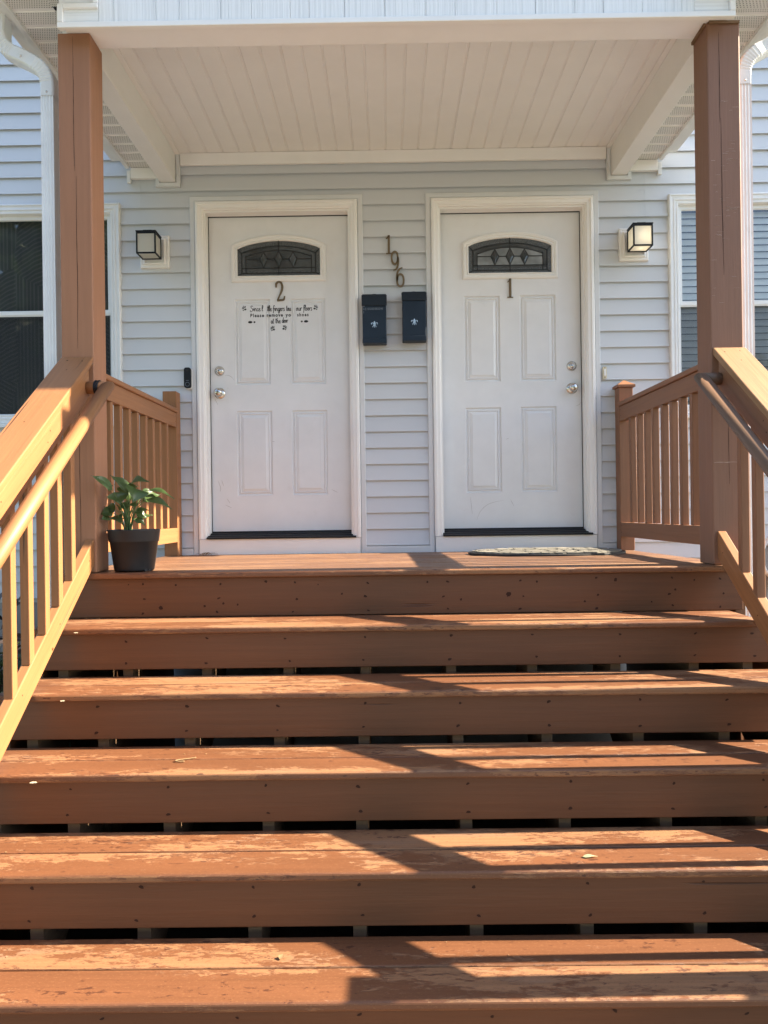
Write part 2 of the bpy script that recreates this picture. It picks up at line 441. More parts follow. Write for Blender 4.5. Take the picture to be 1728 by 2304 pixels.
def curtain_mat():
    """dark curtain with bands of slanted lines"""
    m, n, l, p = nodes_of('dark_patterned_curtain')
    pos = objcoord(n, l); mp = n.new('ShaderNodeMapping'); l.new(pos, mp.inputs[0]); mp.inputs['Scale'].default_value = (5.2, 0, 3.2)
    vo = n.new('ShaderNodeTexVoronoi'); vo.inputs['Scale'].default_value = 1.0; vo.inputs['Randomness'].default_value = .35; l.new(mp.outputs[0], vo.inputs['Vector'])
    sp = n.new('ShaderNodeSeparateColor'); l.new(vo.outputs['Color'], sp.inputs[0])
    def M2(op, a, b=None, c=None):
        q = n.new('ShaderNodeMath'); q.operation = op
        for k, v in enumerate((a, b, c)):
            if v is None: continue
            if isinstance(v, (int, float)): q.inputs[k].default_value = v
            else: l.new(v, q.inputs[k])
        return q.outputs[0]
    k3 = M2('FLOOR', M2('MULTIPLY', sp.outputs[0], 2.99)); ang = M2('MULTIPLY', k3, math.pi / 3)
    s3 = n.new('ShaderNodeSeparateXYZ'); l.new(pos, s3.inputs[0])
    t = M2('ADD', M2('MULTIPLY', s3.outputs[0], M2('COSINE', ang)), M2('MULTIPLY', s3.outputs[2], M2('SINE', ang)))
    st = M2('GREATER_THAN', M2('SINE', M2('MULTIPLY', t, 260.0)), .35)
    c = mix(n, l, st, (.115, .12, .123), (.165, .166, .163))
    l.new(c, p.inputs['Base Color']); p.inputs['Roughness'].default_value = .9; return m
M['curtain'] = curtain_mat()
def leaded_mat(name, base, tex):
    m, n, l, p = nodes_of(name)
    pos = objcoord(n, l)
    v = noise(n, l, pos, 140 if tex else 5, 3, .6)
    l.new(mix(n, l, ramp_out(n, l, v, [(.35, 0.0), (.7, 1.0)]), tint(base, .6), tint(base, 1.4)), p.inputs['Base Color'])
    p.inputs['Roughness'].default_value = .12 if not tex else .22; p.inputs['Specular IOR Level'].default_value = .6
    l.new(bump(n, l, v, .6 if tex else .05, .003), p.inputs['Normal']); return m
M['lite'] = leaded_mat('clear_lite_glass', (.07, .08, .086), False)
M['lite_tex'] = leaded_mat('pebbled_lite_glass', (.085, .095, .102), True)
M['lite_pale'] = leaded_mat('frosted_lite_glass', (.27, .30, .315), False); M['lite_dim'] = leaded_mat('dim_lite_glass', (.055, .064, .069), False)
M['lead'] = plain('lead_came', (.014, .016, .018), .5, .4)


# ------------------------------------------------------------------ ground
mb = MB(); n_ = 40
gv = [(-150 + 300 * i / n_, -150 + 300 * j / n_, GROUND) for j in range(n_ + 1) for i in range(n_ + 1)]
mb.poly(gv, [[j * (n_ + 1) + i, j * (n_ + 1) + i + 1, (j + 1) * (n_ + 1) + i + 1, (j + 1) * (n_ + 1) + i] for j in range(n_) for i in range(n_)])
tag(build('lawn', mb, M['lawn']), kind='structure')
mb = MB(); mb.box(-7.5, 8.5, -9, 1.62, GROUND - .08, GROUND + .012)
tag(build('unseen_bounce_paving', mb, M['walk'], None, .008), kind='structure')  # unseen paving, made wide to bounce sunlight up to the porch ceiling
mb = MB(); mb.poly([(-4, 1.7, GROUND + .006), (4.2, 1.7, GROUND + .006), (4.2, 4.62, GROUND + .006), (-4, 4.62, GROUND + .006)], [[0, 1, 2, 3]])
tag(build('planting_bed_soil', mb, M['soilbed']), kind='structure')

# ------------------------------------------------------------------ house
house = thing('house', 'grey vinyl sided house front with two white entry doors and double hung windows', 'house', (0, 4.6, GROUND))
WIN_L = (-2.72, -1.657, .823, 2.197); WIN_R = (1.771, 2.834, .823, 2.197)
DOOR_L = (-1.186, -.172); DOOR_R = (.290, 1.301)
DTOP = 2.197
# sheathing with openings
xs = sorted([-3.8, WIN_L[0] + .05, WIN_L[1] - .05, DOOR_L[0] + .045, DOOR_L[1] - .045, DOOR_R[0] + .045, DOOR_R[1] - .045, WIN_R[0] + .05, WIN_R[1] - .05, 3.9])
zs = [-.30, -.02, .87, 2.12, 2.15, 6.2]
mb = MB()
for a, b in zip(xs, xs[1:]):
    for c, d in zip(zs, zs[1:]):
        mx_, mz_ = (a + b) / 2, (c + d) / 2
        hole = any(wn[0] < mx_ < wn[1] and .87 < mz_ < 2.15 for wn in (WIN_L, WIN_R)) or any(dn[0] < mx_ < dn[1] and -.02 < mz_ < 2.15 for dn in (DOOR_L, DOOR_R))
        if not hole: mb.poly([(a, 4.614, c), (b, 4.614, c), (b, 4.614, d), (a, 4.614, d)], [[0, 1, 2, 3]])
for x0, x1 in ((-3.8, -3.8), (3.9, 3.9)):
    mb.poly([(x0, 4.614, -.3), (x0, 12, -.3), (x0, 12, 6.2), (x0, 4.614, 6.2)], [[0, 1, 2, 3]])
mb.poly([(-3.8, 4.614, 6.2), (3.9, 4.614, 6.2), (3.9, 12, 6.2), (-3.8, 12, 6.2)], [[0, 1, 2, 3]])
build('wall', mb, M['siding'], house)
mb = MB(); mb.box(-3.78, 3.88, 4.62, 12, GROUND - .1, -.285); build('foundation', mb, M['concrete'], house)
mb = MB(); mb.poly([(-3.7, 6.2, -.29), (3.8, 6.2, -.29), (3.8, 6.2, 6.1), (-3.7, 6.2, 6.1)], [[0, 1, 2, 3]])
mb.poly([(-3.7, 4.70, -.28), (3.8, 4.70, -.28), (3.8, 6.2, -.28), (-3.7, 6.2, -.28)], [[0, 1, 2, 3]])
build('interior', mb, M['dark'], house)

# siding planks, one object per run of each course
PITCH = .1016; Z0 = .033
def plank(x0, x1, z):
    mb = MB()
    prof = [(4.608, PITCH + .012), (4.6045, PITCH + .004), (4.6035, PITCH - .003), (4.5905, .006), (4.5885, .0015), (4.5900, .0002), (4.5912, .0012), (4.5915, .013), (4.609, .014)]
    wob = random.uniform(-.0006, .0006)
    mb.extr(prof, x0, x1, lambda p, t: (t, p[0] + wob, z + p[1]), closed=False)
    o = build('siding_plank', mb, M['siding'], house)
for k in range(-3, 36):
    z = Z0 + PITCH * k; z1 = z + PITCH
    spans = [(-3.8, 3.9)]
    cuts = []
    for wn in (WIN_L, WIN_R):
        if z1 > wn[2] + .03 and z < wn[3] - .06: cuts.append((wn[0] + .02, wn[1] - .02))
    for dn in (DOOR_L, DOOR_R):
        if z1 > -.02 and z < 2.12: cuts.append((dn[0] - .012, dn[1] + .012))
    if z >= 2.42: cuts.append((-1.60, 1.72))
    # butt joints seen in the photograph above the left and right lamps
    if abs(z - (Z0 + PITCH * 21)) < .2 and z < 2.42: cuts += [(-1.530, -1.529), (1.627, 1.628)] if k % 2 else [(-1.530, -1.529), (1.630, 1.631)]
    for c0, c1 in sorted(cuts):
        new = []
        for a, b in spans:
            if c1 <= a or c0 >= b: new.append((a, b))
            else:
                if c0 > a: new.append((a, c0))
                if c1 < b: new.append((c1, b))
        spans = new
    for a, b in spans:
        if b - a > .02: plank(a, b, z)
# base trims on the deck
for a, b in ((-1.31, -1.222), (-.147, .262), (1.330, 1.42)):
    mb = MB(); mb.box(a, b, 4.580, 4.600, -.028, .028); build('base_trim', mb, M['channel'], house, .003)

# ---- doors
def arch_outline(cx_, hw, zb, zs_, zp, n=24):
    pts = [(cx_ - hw, zb), (cx_ + hw, zb), (cx_ + hw, zs_)]
    for i in range(1, n):
        t = 1 - 2 * i / n
        pts.append((cx_ + hw * t, zs_ + (zp - zs_) * (1 - t * t) ** .82 if abs(t) < 1 else zs_))
    pts.append((cx_ - hw, zs_)); return pts
def ribbon(mb, pts, w_, y0, y1, closed=False, mi=0):
    """flat strip following a 2D polyline in XZ, from y1 (back) to y0 (front); w_ number or list"""
    P = [Vector(p) for p in pts]; n = len(P); L, R = [], []
    for i in range(n):
        a = P[(i - 1) % n] if (closed or i > 0) else P[i]; b = P[(i + 1) % n] if (closed or i < n - 1) else P[i]
        d = b - a
        if d.length < 1e-9: d = Vector((1, 0))
        d.normalize(); nn = Vector((-d.y, d.x)); hw = (w_[i] if isinstance(w_, (list, tuple)) else w_) / 2
        L.append(P[i] + nn * hw); R.append(P[i] - nn * hw)
    m = n if closed else n - 1
    for i in range(m):
        j = (i + 1) % n
        q = [(L[i].x, y0, L[i].y), (L[j].x, y0, L[j].y), (R[j].x, y0, R[j].y), (R[i].x, y0, R[i].y)]
        q += [(a, y1, c) for a, _, c in q]
        mb.poly(q, [[0, 1, 2, 3], [4, 5, 1, 0], [6, 7, 3, 2]], None, mi)
    if not closed:
        for i in (0, n - 1):
            mb.poly([(L[i].x, y0, L[i].y), (R[i].x, y0, R[i].y), (R[i].x, y1, R[i].y), (L[i].x, y1, L[i].y)], [[0, 1, 2, 3]], None, mi)
def catmull(pts, k=6):
    P = [Vector(p) for p in pts]; out = []
    for i in range(len(P) - 1):
        a = P[max(i - 1, 0)]; b = P[i]; c = P[i + 1]; d = P[min(i + 2, len(P) - 1)]
        for j in range(k):
            t = j / k
            out.append(.5 * ((2 * b) + (c - a) * t + (2 * a - 5 * b + 4 * c - d) * t * t + (3 * b - a - 3 * c + d) * t ** 3))
    out.append(P[-1]); return out
DIGITS = {
 '1': [([(.36, .98), (.36, .02)], [.20, .20]), ([(.02, .80), (.20, .86), (.36, .95)], [.05, .10, .12]), ([(.02, .03), (.70, .03)], [.07, .07])],
 '9': [('c', [(.78, .66), (.72, .90), (.45, .985), (.17, .88), (.08, .66), (.17, .43), (.42, .34), (.68, .44), (.78, .66)], .15),
       ('o', [(.79, .68), (.80, .46), (.70, .22), (.50, .07), (.20, .02)], [.16, .17, .16, .12, .05])],
 '6': [('c', [(.12, .34), (.20, .10), (.46, .02), (.74, .10), (.84, .34), (.75, .56), (.48, .65), (.22, .56), (.12, .34)], .15),
       ('o', [(.13, .32), (.13, .56), (.24, .78), (.46, .92), (.74, .985)], [.16, .17, .16, .12, .05])],
 '2': [('o', [(.06, .72), (.12, .90), (.36, .985), (.62, .92), (.70, .74), (.60, .52), (.34, .28), (.10, .06)], [.10, .16, .12, .15, .17, .15, .11, .10]),
       ('o', [(.06, .06), (.40, .06), (.74, .08), (.86, .24)], [.13, .13, .13, .07])]}
def digit(ch, x, z, h, w_, y, thick, rot=0.0):
    mb = MB(); ca, sa = math.cos(rot), math.sin(rot)
    def T(p): return (x + w_ * p[0] * ca - h * p[1] * sa, z + w_ * p[0] * sa + h * p[1] * ca)
    for st in DIGITS[ch]:
        if st[0] in ('c', 'o'):
            pts = catmull(st[1], 5); ww = st[2]
            if isinstance(ww, list):
                k = len(pts); wl_ = [ww[min(int(i * (len(ww) - 1) / (k - 1)), len(ww) - 2)] + (ww[min(int(i * (len(ww) - 1) / (k - 1)) + 1, len(ww) - 1)] - ww[min(int(i * (len(ww) - 1) / (k - 1)), len(ww) - 2)]) * ((i * (len(ww) - 1) / (k - 1)) % 1) for i in range(k)]
            else: wl_ = [ww] * len(pts)
        else: pts, wl_ = st
        ribbon(mb, [T(p) for p in pts], [a * w_ * 1.34 for a in wl_], y, y + thick)
    return mb
GL = {  # handwriting strokes on a unit x-height
 'S': (1.0, [[(.95, 1.6), (.6, 1.9), (.25, 1.6), (.45, 1.15), (.85, .75), (.75, .1), (.3, -.25), (.0, .0), (.15, .35)]]),
 'i': (.45, [[(.05, .55), (.25, 1.0), (.22, .2), (.5, .1)], [(.3, 1.4), (.33, 1.5)]]),
 'n': (.85, [[(.05, 1.0), (.1, .0)], [(.1, .5), (.45, 1.0), (.6, .8), (.62, .1), (.9, .1)]]),
 'c': (.65, [[(.6, .85), (.35, 1.0), (.08, .5), (.3, .0), (.7, .2)]]),
 'e': (.65, [[(.1, .45), (.5, .65), (.4, 1.0), (.1, .65), (.15, .1), (.45, .0), (.7, .25)]]),
 'l': (.42, [[(.1, .4), (.42, 1.6), (.25, 2.0), (.12, 1.2), (.15, .15), (.45, .1)]]),
 't': (.5, [[(.3, 1.8), (.2, .15), (.5, .1)], [(.0, 1.25), (.55, 1.35)]]),
 'f': (.55, [[(.65, 1.7), (.45, 2.0), (.28, 1.4), (.25, .0), (.15, -.8)], [(.0, .9), (.6, 1.0)]]),
 'g': (.7, [[(.6, .9), (.3, 1.0), (.1, .5), (.3, .05), (.58, .4), (.62, .9), (.55, -.5), (.25, -.8), (.1, -.4), (.7, .1)]]),
 'r': (.55, [[(.1, 1.0), (.12, .0)], [(.12, .55), (.35, .98), (.6, .9)]]),
 's': (.55, [[(.5, .9), (.25, 1.0), (.15, .7), (.45, .35), (.3, .0), (.0, .1)]]),
 'o': (.7, [[(.35, 1.0), (.08, .5), (.3, .0), (.58, .45), (.35, 1.0), (.7, .85)]]),
 'u': (.75, [[(.1, 1.0), (.12, .2), (.35, .0), (.6, .4), (.62, 1.0), (.64, .1), (.85, .1)]]),
 'h': (.8, [[(.3, 2.0), (.12, 1.2), (.1, .0)], [(.1, .5), (.4, 1.0), (.58, .7), (.6, .1), (.85, .1)]]),
 'a': (.75, [[(.6, .9), (.3, 1.0), (.08, .5), (.25, .0), (.55, .4), (.6, .95), (.62, .1), (.8, .1)]]),
 'd': (.75, [[(.55, .9), (.3, 1.0), (.08, .5), (.25, .0), (.55, .4), (.68, 2.0), (.6, .1), (.8, .1)]])}
def script_line(mb, text, x0, x1, z, xh, y, rise=0.0):
    tot = sum(GL[c][0] if c != ' ' else .45 for c in text); sx = (x1 - x0) / tot; x = x0
    for c in text:
        if c == ' ': x += .45 * sx; continue
        wd, sts = GL[c]
        for st in sts:
            pts = catmull([(x + p[0] * sx, z + p[1] * xh + rise * (x - x0) / (x1 - x0)) for p in st], 3)
            ribbon(mb, pts, xh * .21, y, y + .0006)
        x += wd * sx
def type_line(mb, text, x0, x1, z, size, y, shear=0.0):
    cu = bpy.data.curves.new('lettering', 'FONT'); cu.body = text; cu.size = size; cu.shear = shear; cu.space_character = 1.3; cu.offset = size * .035; cu.resolution_u = 3
    o = bpy.data.objects.new('lettering', cu); COL.objects.link(o)
    me = o.to_mesh(); xs_ = [v.co.x for v in me.vertices]
    k = (x1 - x0) / max(1e-6, max(xs_) - min(xs_)); mn = min(xs_)
    mb.poly([(x0 + (v.co.x - mn) * k, y, z + v.co.y) for v in me.vertices], [list(p.vertices) for p in me.polygons])
    o.to_mesh_clear(); bpy.data.objects.remove(o); bpy.data.curves.remove(cu)
def hand_print(mb, x, z, s, flip, y):
    palm = [(x + s * .26 * math.cos(a) * (1.1 if flip > 0 else 1.1), z + s * .24 * math.sin(a)) for a in [i * math.pi / 5 for i in range(10)]]
    mb.poly([(a, y, b) for a, b in palm], [list(range(10))])
    for ang, r0, r1 in ((165, .42, .85), (140, .42, .95), (115, .42, .98), (88, .42, .85), (205, .35, .7)):
        a = math.radians(ang if flip > 0 else 180 - ang)
        ribbon(mb, [(x + s * r0 * math.cos(a), z + s * r0 * math.sin(a)), (x + s * r1 * math.cos(a), z + s * r1 * math.sin(a))], s * .20, y, y + .0005)
def foot_print(mb, x, z, s, flip, y):
    for cx_, rx, rz in ((-.25 * flip, .34, .19), (.40 * flip, .16, .14)):
        mb.poly([(x + s * (cx_ + rx * math.cos(i * math.pi / 6)), y, z + s * rz * math.sin(i * math.pi / 6)) for i in range(12)], [list(range(12))])

def make_door(x0, x1, knob_side, num, label):
    cxd = (x0 + x1) / 2
    s0, s1 = x0 + .062, x1 - .062; zb, zt = .131, 2.135; ys = 4.680
    # frame
    mb = MB()
    mb.frame(x0, x1, .086, DTOP, [(0, 4.612), (0, 4.574), (.005, 4.569), (.018, 4.568), (.020, 4.573), (.024, 4.575), (.040, 4.577), (.043, 4.583), (.049, 4.586), (.051, 4.600), (.060, 4.601), (.060, 4.700)], closed=False)
    fr = build('door_frame', mb, M['white'], house)
    mb = MB(); mb.frame(x0 - .034, x1 + .034, -.02, DTOP + .034, [(0, 4.606), (0, 4.584), (.003, 4.581), (.028, 4.581), (.031, 4.588), (.036, 4.588)], closed=False)
    build('edge_channel', mb, M['channel'], house)
    mb = MB(); mb.box(x0 + .004, x1 - .004, 4.574, 4.61, -.03, .0845); build('sill_board', mb, M['white'], house, .002)
    # slab with raised panels
    dn = MB()
    pl = [(-.287, -.060, 1.065, 1.611), (.068, .293, 1.065, 1.611), (-.282, -.055, .358, .898), (.070, .297, .358, .898)]
    if num == '1': pl = [(-.297, -.068, 1.065, 1.611), (.058, .287, 1.065, 1.612), (-.295, -.068, .357, .899), (.057, .285, .358, .901)]
    pr = [(cxd + a, cxd + b, c, d) for a, b, c, d in pl]
    gx = sorted({s0, s1} | {p[0] for p in pr} | {p[1] for p in pr}); gz = sorted({zb, zt} | {p[2] for p in pr} | {p[3] for p in pr})
    for a, b in zip(gx, gx[1:]):
        for c, d in zip(gz, gz[1:]):
            if any(p[0] < (a + b) / 2 < p[1] and p[2] < (c + d) / 2 < p[3] for p in pr): continue
            dn.poly([(a, ys, c), (b, ys, c), (b, ys, d), (a, ys, d)], [[0, 1, 2, 3]])
    dn.box(s0, s1, ys + .012, ys + .045, zb, zt)
    door = build('door', dn, M['door'], house); tag(door, label)
    for p in pr:
        m2 = MB(); m2.frame(p[0], p[1], p[2], p[3], [(0, ys), (.002, ys + .005), (.005, ys + .0095), (.010, ys + .0105), (.015, ys + .006), (.020, ys + .0015), (.024, ys + .0075), (.040, ys + .001), (.043, ys - .001)])
        i_ = .043
        m2.poly([(p[0] + i_, ys - .001, p[2] + i_), (p[1] - i_, ys - .001, p[2] + i_), (p[1] - i_, ys - .001, p[3] - i_), (p[0] + i_, ys - .001, p[3] - i_)], [[0, 1, 2, 3]])
        build('door_panel', m2, M['door'], door)
    # weatherstrip and threshold
    m2 = MB(); m2.frame(s0 - .004, s1 + .004, zb - .005, zt + .005, [(-.003, 4.668), (.0045, 4.668), (.0045, ys + .01)]); build('weatherstrip', m2, M['rubber'], house)
    m2 = MB(); m2.extr([(4.562, .0850), (4.562, .094), (4.575, .098), (4.59, .099), (4.60, .106), (4.62, .110), (4.63, .118), (4.665, .121), (4.675, .129), (4.70, .131), (4.70, .085)], x0 + .052, x1 - .030, lambda p, t: (t, p[0], p[1]))
    build('threshold', m2, M['black'], house)
    # lite
    zz = -.004 if num == '1' else 0.0
    def outl(d): return arch_outline(cxd, .304 - d, 1.720 + d + zz, 1.955 - d * .62 + zz, 2.021 - d + zz, 28)
    m2 = MB(); rings = [[(a, y, b) for a, b in outl(d)] for d, y in ((0, ys), (.002, ys - .009), (.010, ys - .013), (.020, ys - .012), (.024, ys - .007), (.030, ys - .007), (.033, ys - .012), (.037, ys - .011), (.041, ys - .002))]
    for a, b in zip(rings, rings[1:]):
        k = len(a)
        for i in range(k): m2.poly([a[i], a[(i + 1) % k], b[(i + 1) % k], b[i]], [[0, 1, 2, 3]])
    build('lite_frame', m2, M['white'], door)
    o_ = outl(.040); yg = ys - .0022
    m2 = MB(); m2.poly([(a, yg, b) for a, b in o_], [list(range(len(o_)))]); build('lite_border_glass', m2, M['lite_tex'], door)
    i2 = outl(.072); yg2 = yg - .0012
    m2 = MB(); m2.poly([(a, yg2, b) for a, b in i2], [list(range(len(i2)))]); build('lite_glass', m2, M['lite'], door)
    # leading lines (relative coordinates measured from the right-hand door)
    q = lambda x, z: (cxd + x, z + zz + .004)
    lw = .0062; yl = yg2 - .0016
    zc, top, bot = 1.860, 1.915, 1.806
    m2 = MB()
    def seg(a, b): ribbon(m2, [q(*a), q(*b)], lw, yl, yl + .003)
    def arc(hw, zs_, zp): return [q(-hw + 2 * hw * i / 24, zs_ + (zp - zs_) * (1 - abs(1 - i / 12) ** 2)) for i in range(25)]
    ribbon(m2, arc(.236, 1.898, 1.944), lw, yl, yl + .003)
    ribbon(m2, arc(.212, 1.874, 1.917), lw, yl, yl + .003)
    for x in (-.236, .236): seg((x, 1.772), (x, 1.898))
    for x in (-.209, .209): seg((x, 1.772), (x, 1.886))
    seg((-.236, 1.772), (.236, 1.772)); seg((-.236, 1.803), (.236, 1.803))
    seg((0, 1.758), (0, 1.806)); seg((0, 1.915), (0, 1.978))
    for x in (-.096, 0, .092):
        t_ = 1.912 if x == 0 else 1.905
        seg((x - .026, zc), (x, t_)); seg((x, t_), (x + .026, zc)); seg((x + .026, zc), (x, bot)); seg((x, bot), (x - .026, zc))
    for a, b in ((-.209, -.122), (-.070, -.026), (.026, .066), (.118, .209)): seg((a, zc), (b, zc))
    for sx in (-1, 1): seg((sx * .236, 1.772), (sx * .262, 1.757)); seg((sx * .236, 1.898), (sx * .262, 1.925))
    build('leading', m2, M['lead'], door)
    # pale lights and bevelled diamonds
    m2 = MB()
    ya = yg2 - .0006
    up = arc(.208, 1.872, 1.915)
    m2.poly([(a, ya, b) for a, b in [q(-.207, 1.805), q(.207, 1.805)] + up[::-1]], [list(range(2 + len(up)))])
    build('frosted_glass', m2, M['lite_pale'] if num == '1' else M['lite_dim'], door)
    for x in (-.096, 0, .092):
        m2 = MB(); t_ = 1.912 if x == 0 else 1.905
        o4 = [q(x - .026, zc), q(x, bot), q(x + .026, zc), q(x, t_)]; c4 = [q(x - .012, zc), q(x, bot + .026), q(x + .012, zc), q(x, t_ - .026)]
        for i in range(4):
            j = (i + 1) % 4
            m2.poly([(o4[i][0], ya - .0002, o4[i][1]), (o4[j][0], ya - .0002, o4[j][1]), (c4[j][0], ya - .003, c4[j][1]), (c4[i][0], ya - .003, c4[i][1])], [[0, 1, 2, 3]])
        m2.poly([(a, ya - .003, b) for a, b in c4], [[0, 1, 2, 3]])
        build('bevelled_diamond', m2, M['lite'], door)
    # hardware
    kx = s0 + .057 if knob_side < 0 else s1 - .060
    m2 = MB(); m2.lathe([(0.001, .020), (.013, .020), (.014, .018), (.0145, .012), (.0165, .018), (.019, .019), (.024, .012), (.031, .006), (.032, 0)], (kx, ys, 1.155), 'y', 32)
    m2.box(kx - .0013, kx + .0013, ys - .0212, ys - .02, 1.148, 1.159, 1)
    build('deadbolt', m2, [M['steel'], M['black']], door, smooth=True)
    m2 = MB(); m2.lathe([(0.001, .066), (.010, .066), (.012, .065), (.016, .064), (.022, .060), (.0265, .052), (.028, .044), (.026, .035), (.019, .028), (.014, .022), (.014, .012), (.024, .010), (.034, .005), (.036, 0)], (kx, ys, 1.013), 'y', 36)
    m2.box(kx - .0012, kx + .0012, ys - .0672, ys - .066, 1.007, 1.017, 1)
    build('knob', m2, [M['steel'], M['black']], door, smooth=True)
    if num == '2': m2 = digit('2', cxd - .016, 1.592, .127, .062, ys - .010, .008, math.radians(4))
    else: m2 = digit('1', cxd - .020, 1.594, .125, .052, ys - .010, .008)
    build('door_number', m2, M['bronze'], door)
    return door

dl = make_door(*DOOR_L, -1, '2', 'white steel door with bronze number 2, black vinyl lettering and knob at its left edge')
dr = make_door(*DOOR_R, 1, '1', 'white steel door with bronze number 1 and knob at its right edge')
yd = 4.6786
def word(fn, *a):
    mb = MB(); fn(mb, *a); return mb
for tx, a, b, z in (('Since', -.866, -.800, 1.535), ('l', -.792, -.783, 1.535), ('tle', -.757, -.728, 1.5345), ('fingers', -.721, -.645, 1.5345), ('tou', -.636, -.606, 1.5345), ('our', -.573, -.535, 1.5345), ('floors', -.527, -.470, 1.5345)):
    build('printed_word', word(script_line, tx, a, b, z, .018, yd), M['ink'], dl)
for tx, a, b, z in (('at', -.734, -.715, 1.455), ('the', -.706, -.672, 1.4565), ('door', -.664, -.625, 1.459)):
    build('printed_word', word(script_line, tx, a, b, z, .017, yd), M['ink'], dl)
for tx, a, b, z in (('Please', -.865, -.778, 1.4975), ('remove', -.760, -.657, 1.4985), ('yo', -.640, -.606, 1.4985), ('shoes', -.566, -.493, 1.4985)):
    build('printed_word', word(type_line, tx, a, b, z, .030, yd), M['ink'], dl)
for x, z, f in ((-.903, 1.553, 1), (-.448, 1.552, -1), (-.722, 1.422, 1), (-.648, 1.426, -1)):
    build('hand_print', word(hand_print, x + .006 * f, z - .006, .026, f, yd), M['ink'], dl)
for x, f in ((-.856, 1), (-.520, -1)):
    build('foot_print', word(foot_print, x, 1.465, .022 * 1.9, f, yd), M['ink'], dl)

def scuffs(door, lines, w_):
    m2 = MB()
    for pts in lines:
        P2 = catmull([Vector(p) for p in pts], 5); k = len(P2)
        ribbon(m2, [(p.x, p.y) for p in P2], [w_ * (.3 + .7 * math.sin(math.pi * i / (k - 1))) for i in range(k)], 4.6792, 4.6797)
    build('scuff_mark', m2, M['scuff'], door)['kind'] = 'stuff'
scuffs(dl, [[(-1.032, 1.128), (-1.012, 1.128), (-.992, 1.117), (-.975, 1.098)], [(-1.017, 1.048), (-1.012, 1.044)], [(-1.085, .455), (-1.070, .41), (-1.073, .385)], [(-1.063, .46), (-1.050, .42)], [(-1.03, .34), (-1.01, .31)], [(-1.04, .30), (-1.00, .28)], [(-.36, .39), (-.32, .37)], [(-1.10, .98), (-1.08, .94)], [(-.735, .70), (-.72, .702)]], .0022)
scuffs(dr, [[(.562, .18), (.585, .235), (.625, .275), (.675, .295), (.735, .305)], [(.525, .33), (.530, .27), (.535, .22)], [(.78, .31), (.80, .27)], [(.955, .665), (.99, .672)], [(1.20, .90), (1.225, .91), (1.235, .93)], [(.755, .695), (.775, .702)]], .0018)

# ---- windows
def make_window(r, blinds, label):
    x0, x1, z0, z1 = r
    mb = MB(); mb.frame(x0, x1, z0, z1, [(0, 4.612), (0, 4.572), (.004, 4.568), (.010, 4.568), (.013, 4.574), (.026, 4.576), (.029, 4.572), (.037, 4.572), (.040, 4.578), (.046, 4.580), (.049, 4.576), (.058, 4.577), (.064, 4.590), (.066, 4.66)])
    win = build('window', mb, M['sash'], house); tag(win, label)
    a0, a1 = x0 + .064, x1 - .064
    zm = 1.525
    for nm, c0, c1, y in (('upper_sash', zm - .014, z1 - .062, 4.606), ('lower_sash', z0 + .030, zm + .012, 4.628)):
        m2 = MB(); m2.frame(a0, a1, c0, c1, [(0, y + .024), (0, y), (.024, y), (.027, y + .006), (.030, y + .012)]); build(nm, m2, M['sash'], win)
        m2 = MB(); g = .028
        m2.poly([(a0 + g, y + .009, c0 + g), (a1 - g, y + .009, c0 + g), (a1 - g, y + .009, c1 - g), (a0 + g, y + .009, c1 - g)], [[0, 1, 2, 3]]); build('pane', m2, M['glass'], win)
    m2 = MB(); m2.frame(a0, a1, z0 + .022, zm - .008, [(0, 4.616), (0, 4.611), (.014, 4.611), (.014, 4.616)]); build('screen_frame', m2, M['sash'], win)
    m2 = MB(); m2.poly([(a0 + .013, 4.6135, z0 + .035), (a1 - .013, 4.6135, z0 + .035), (a1 - .013, 4.6135, zm - .021), (a0 + .013, 4.6135, zm - .021)], [[0, 1, 2, 3]]); build('insect_screen', m2, M['screen'], win)
    m2 = MB(); m2.box(x0 - .012, x1 + .012, 4.560, 4.60, z0 - .022, z0 - .001); build('sill', m2, M['sash'], win, .003)
    if blinds:
        n = int((z1 - z0 - .1) / .043); proto = None
        for i in range(n):
            z = z0 + .05 + i * .043
            if proto is None:
                m2 = MB(); m2.extr([(4.657, 0.0), (4.664, .022), (4.674, .041), (4.676, .041), (4.666, .022), (4.659, 0.0)], a0 + .01, a1 - .01, lambda p, t: (t, p[0], z + p[1]))
                proto = build('blind_slat', m2, M['blind'], win)
            else: clone(proto, 'blind_slat', (0, 0, i * .043), win)
    else:
        m2 = MB(); N = 60
        for i in range(N):
            u0, u1 = a0 + (a1 - a0) * i / N, a0 + (a1 - a0) * (i + 1) / N
            f = lambda u: 4.672 + .006 * math.sin(u * 34) + .004 * math.sin(u * 71)
            m2.poly([(u0, f(u0), z0), (u1, f(u1), z0), (u1, f(u1), z1), (u0, f(u0), z1)], [[0, 1, 2, 3]])
        build('curtain', m2, M['curtain'], win)
make_window(WIN_L, False, 'window with a dark patterned curtain beside the left downspout')
make_window(WIN_R, True, 'window with white horizontal blinds beside the right downspout')

# ------------------------------------------------------------------ porch roof
pr_ = thing('porch_roof', 'white gabled porch roof with grooved vinyl ceiling over the two doors', 'porch roof', (.0575, 3.1, 2.25))
CX = .0575
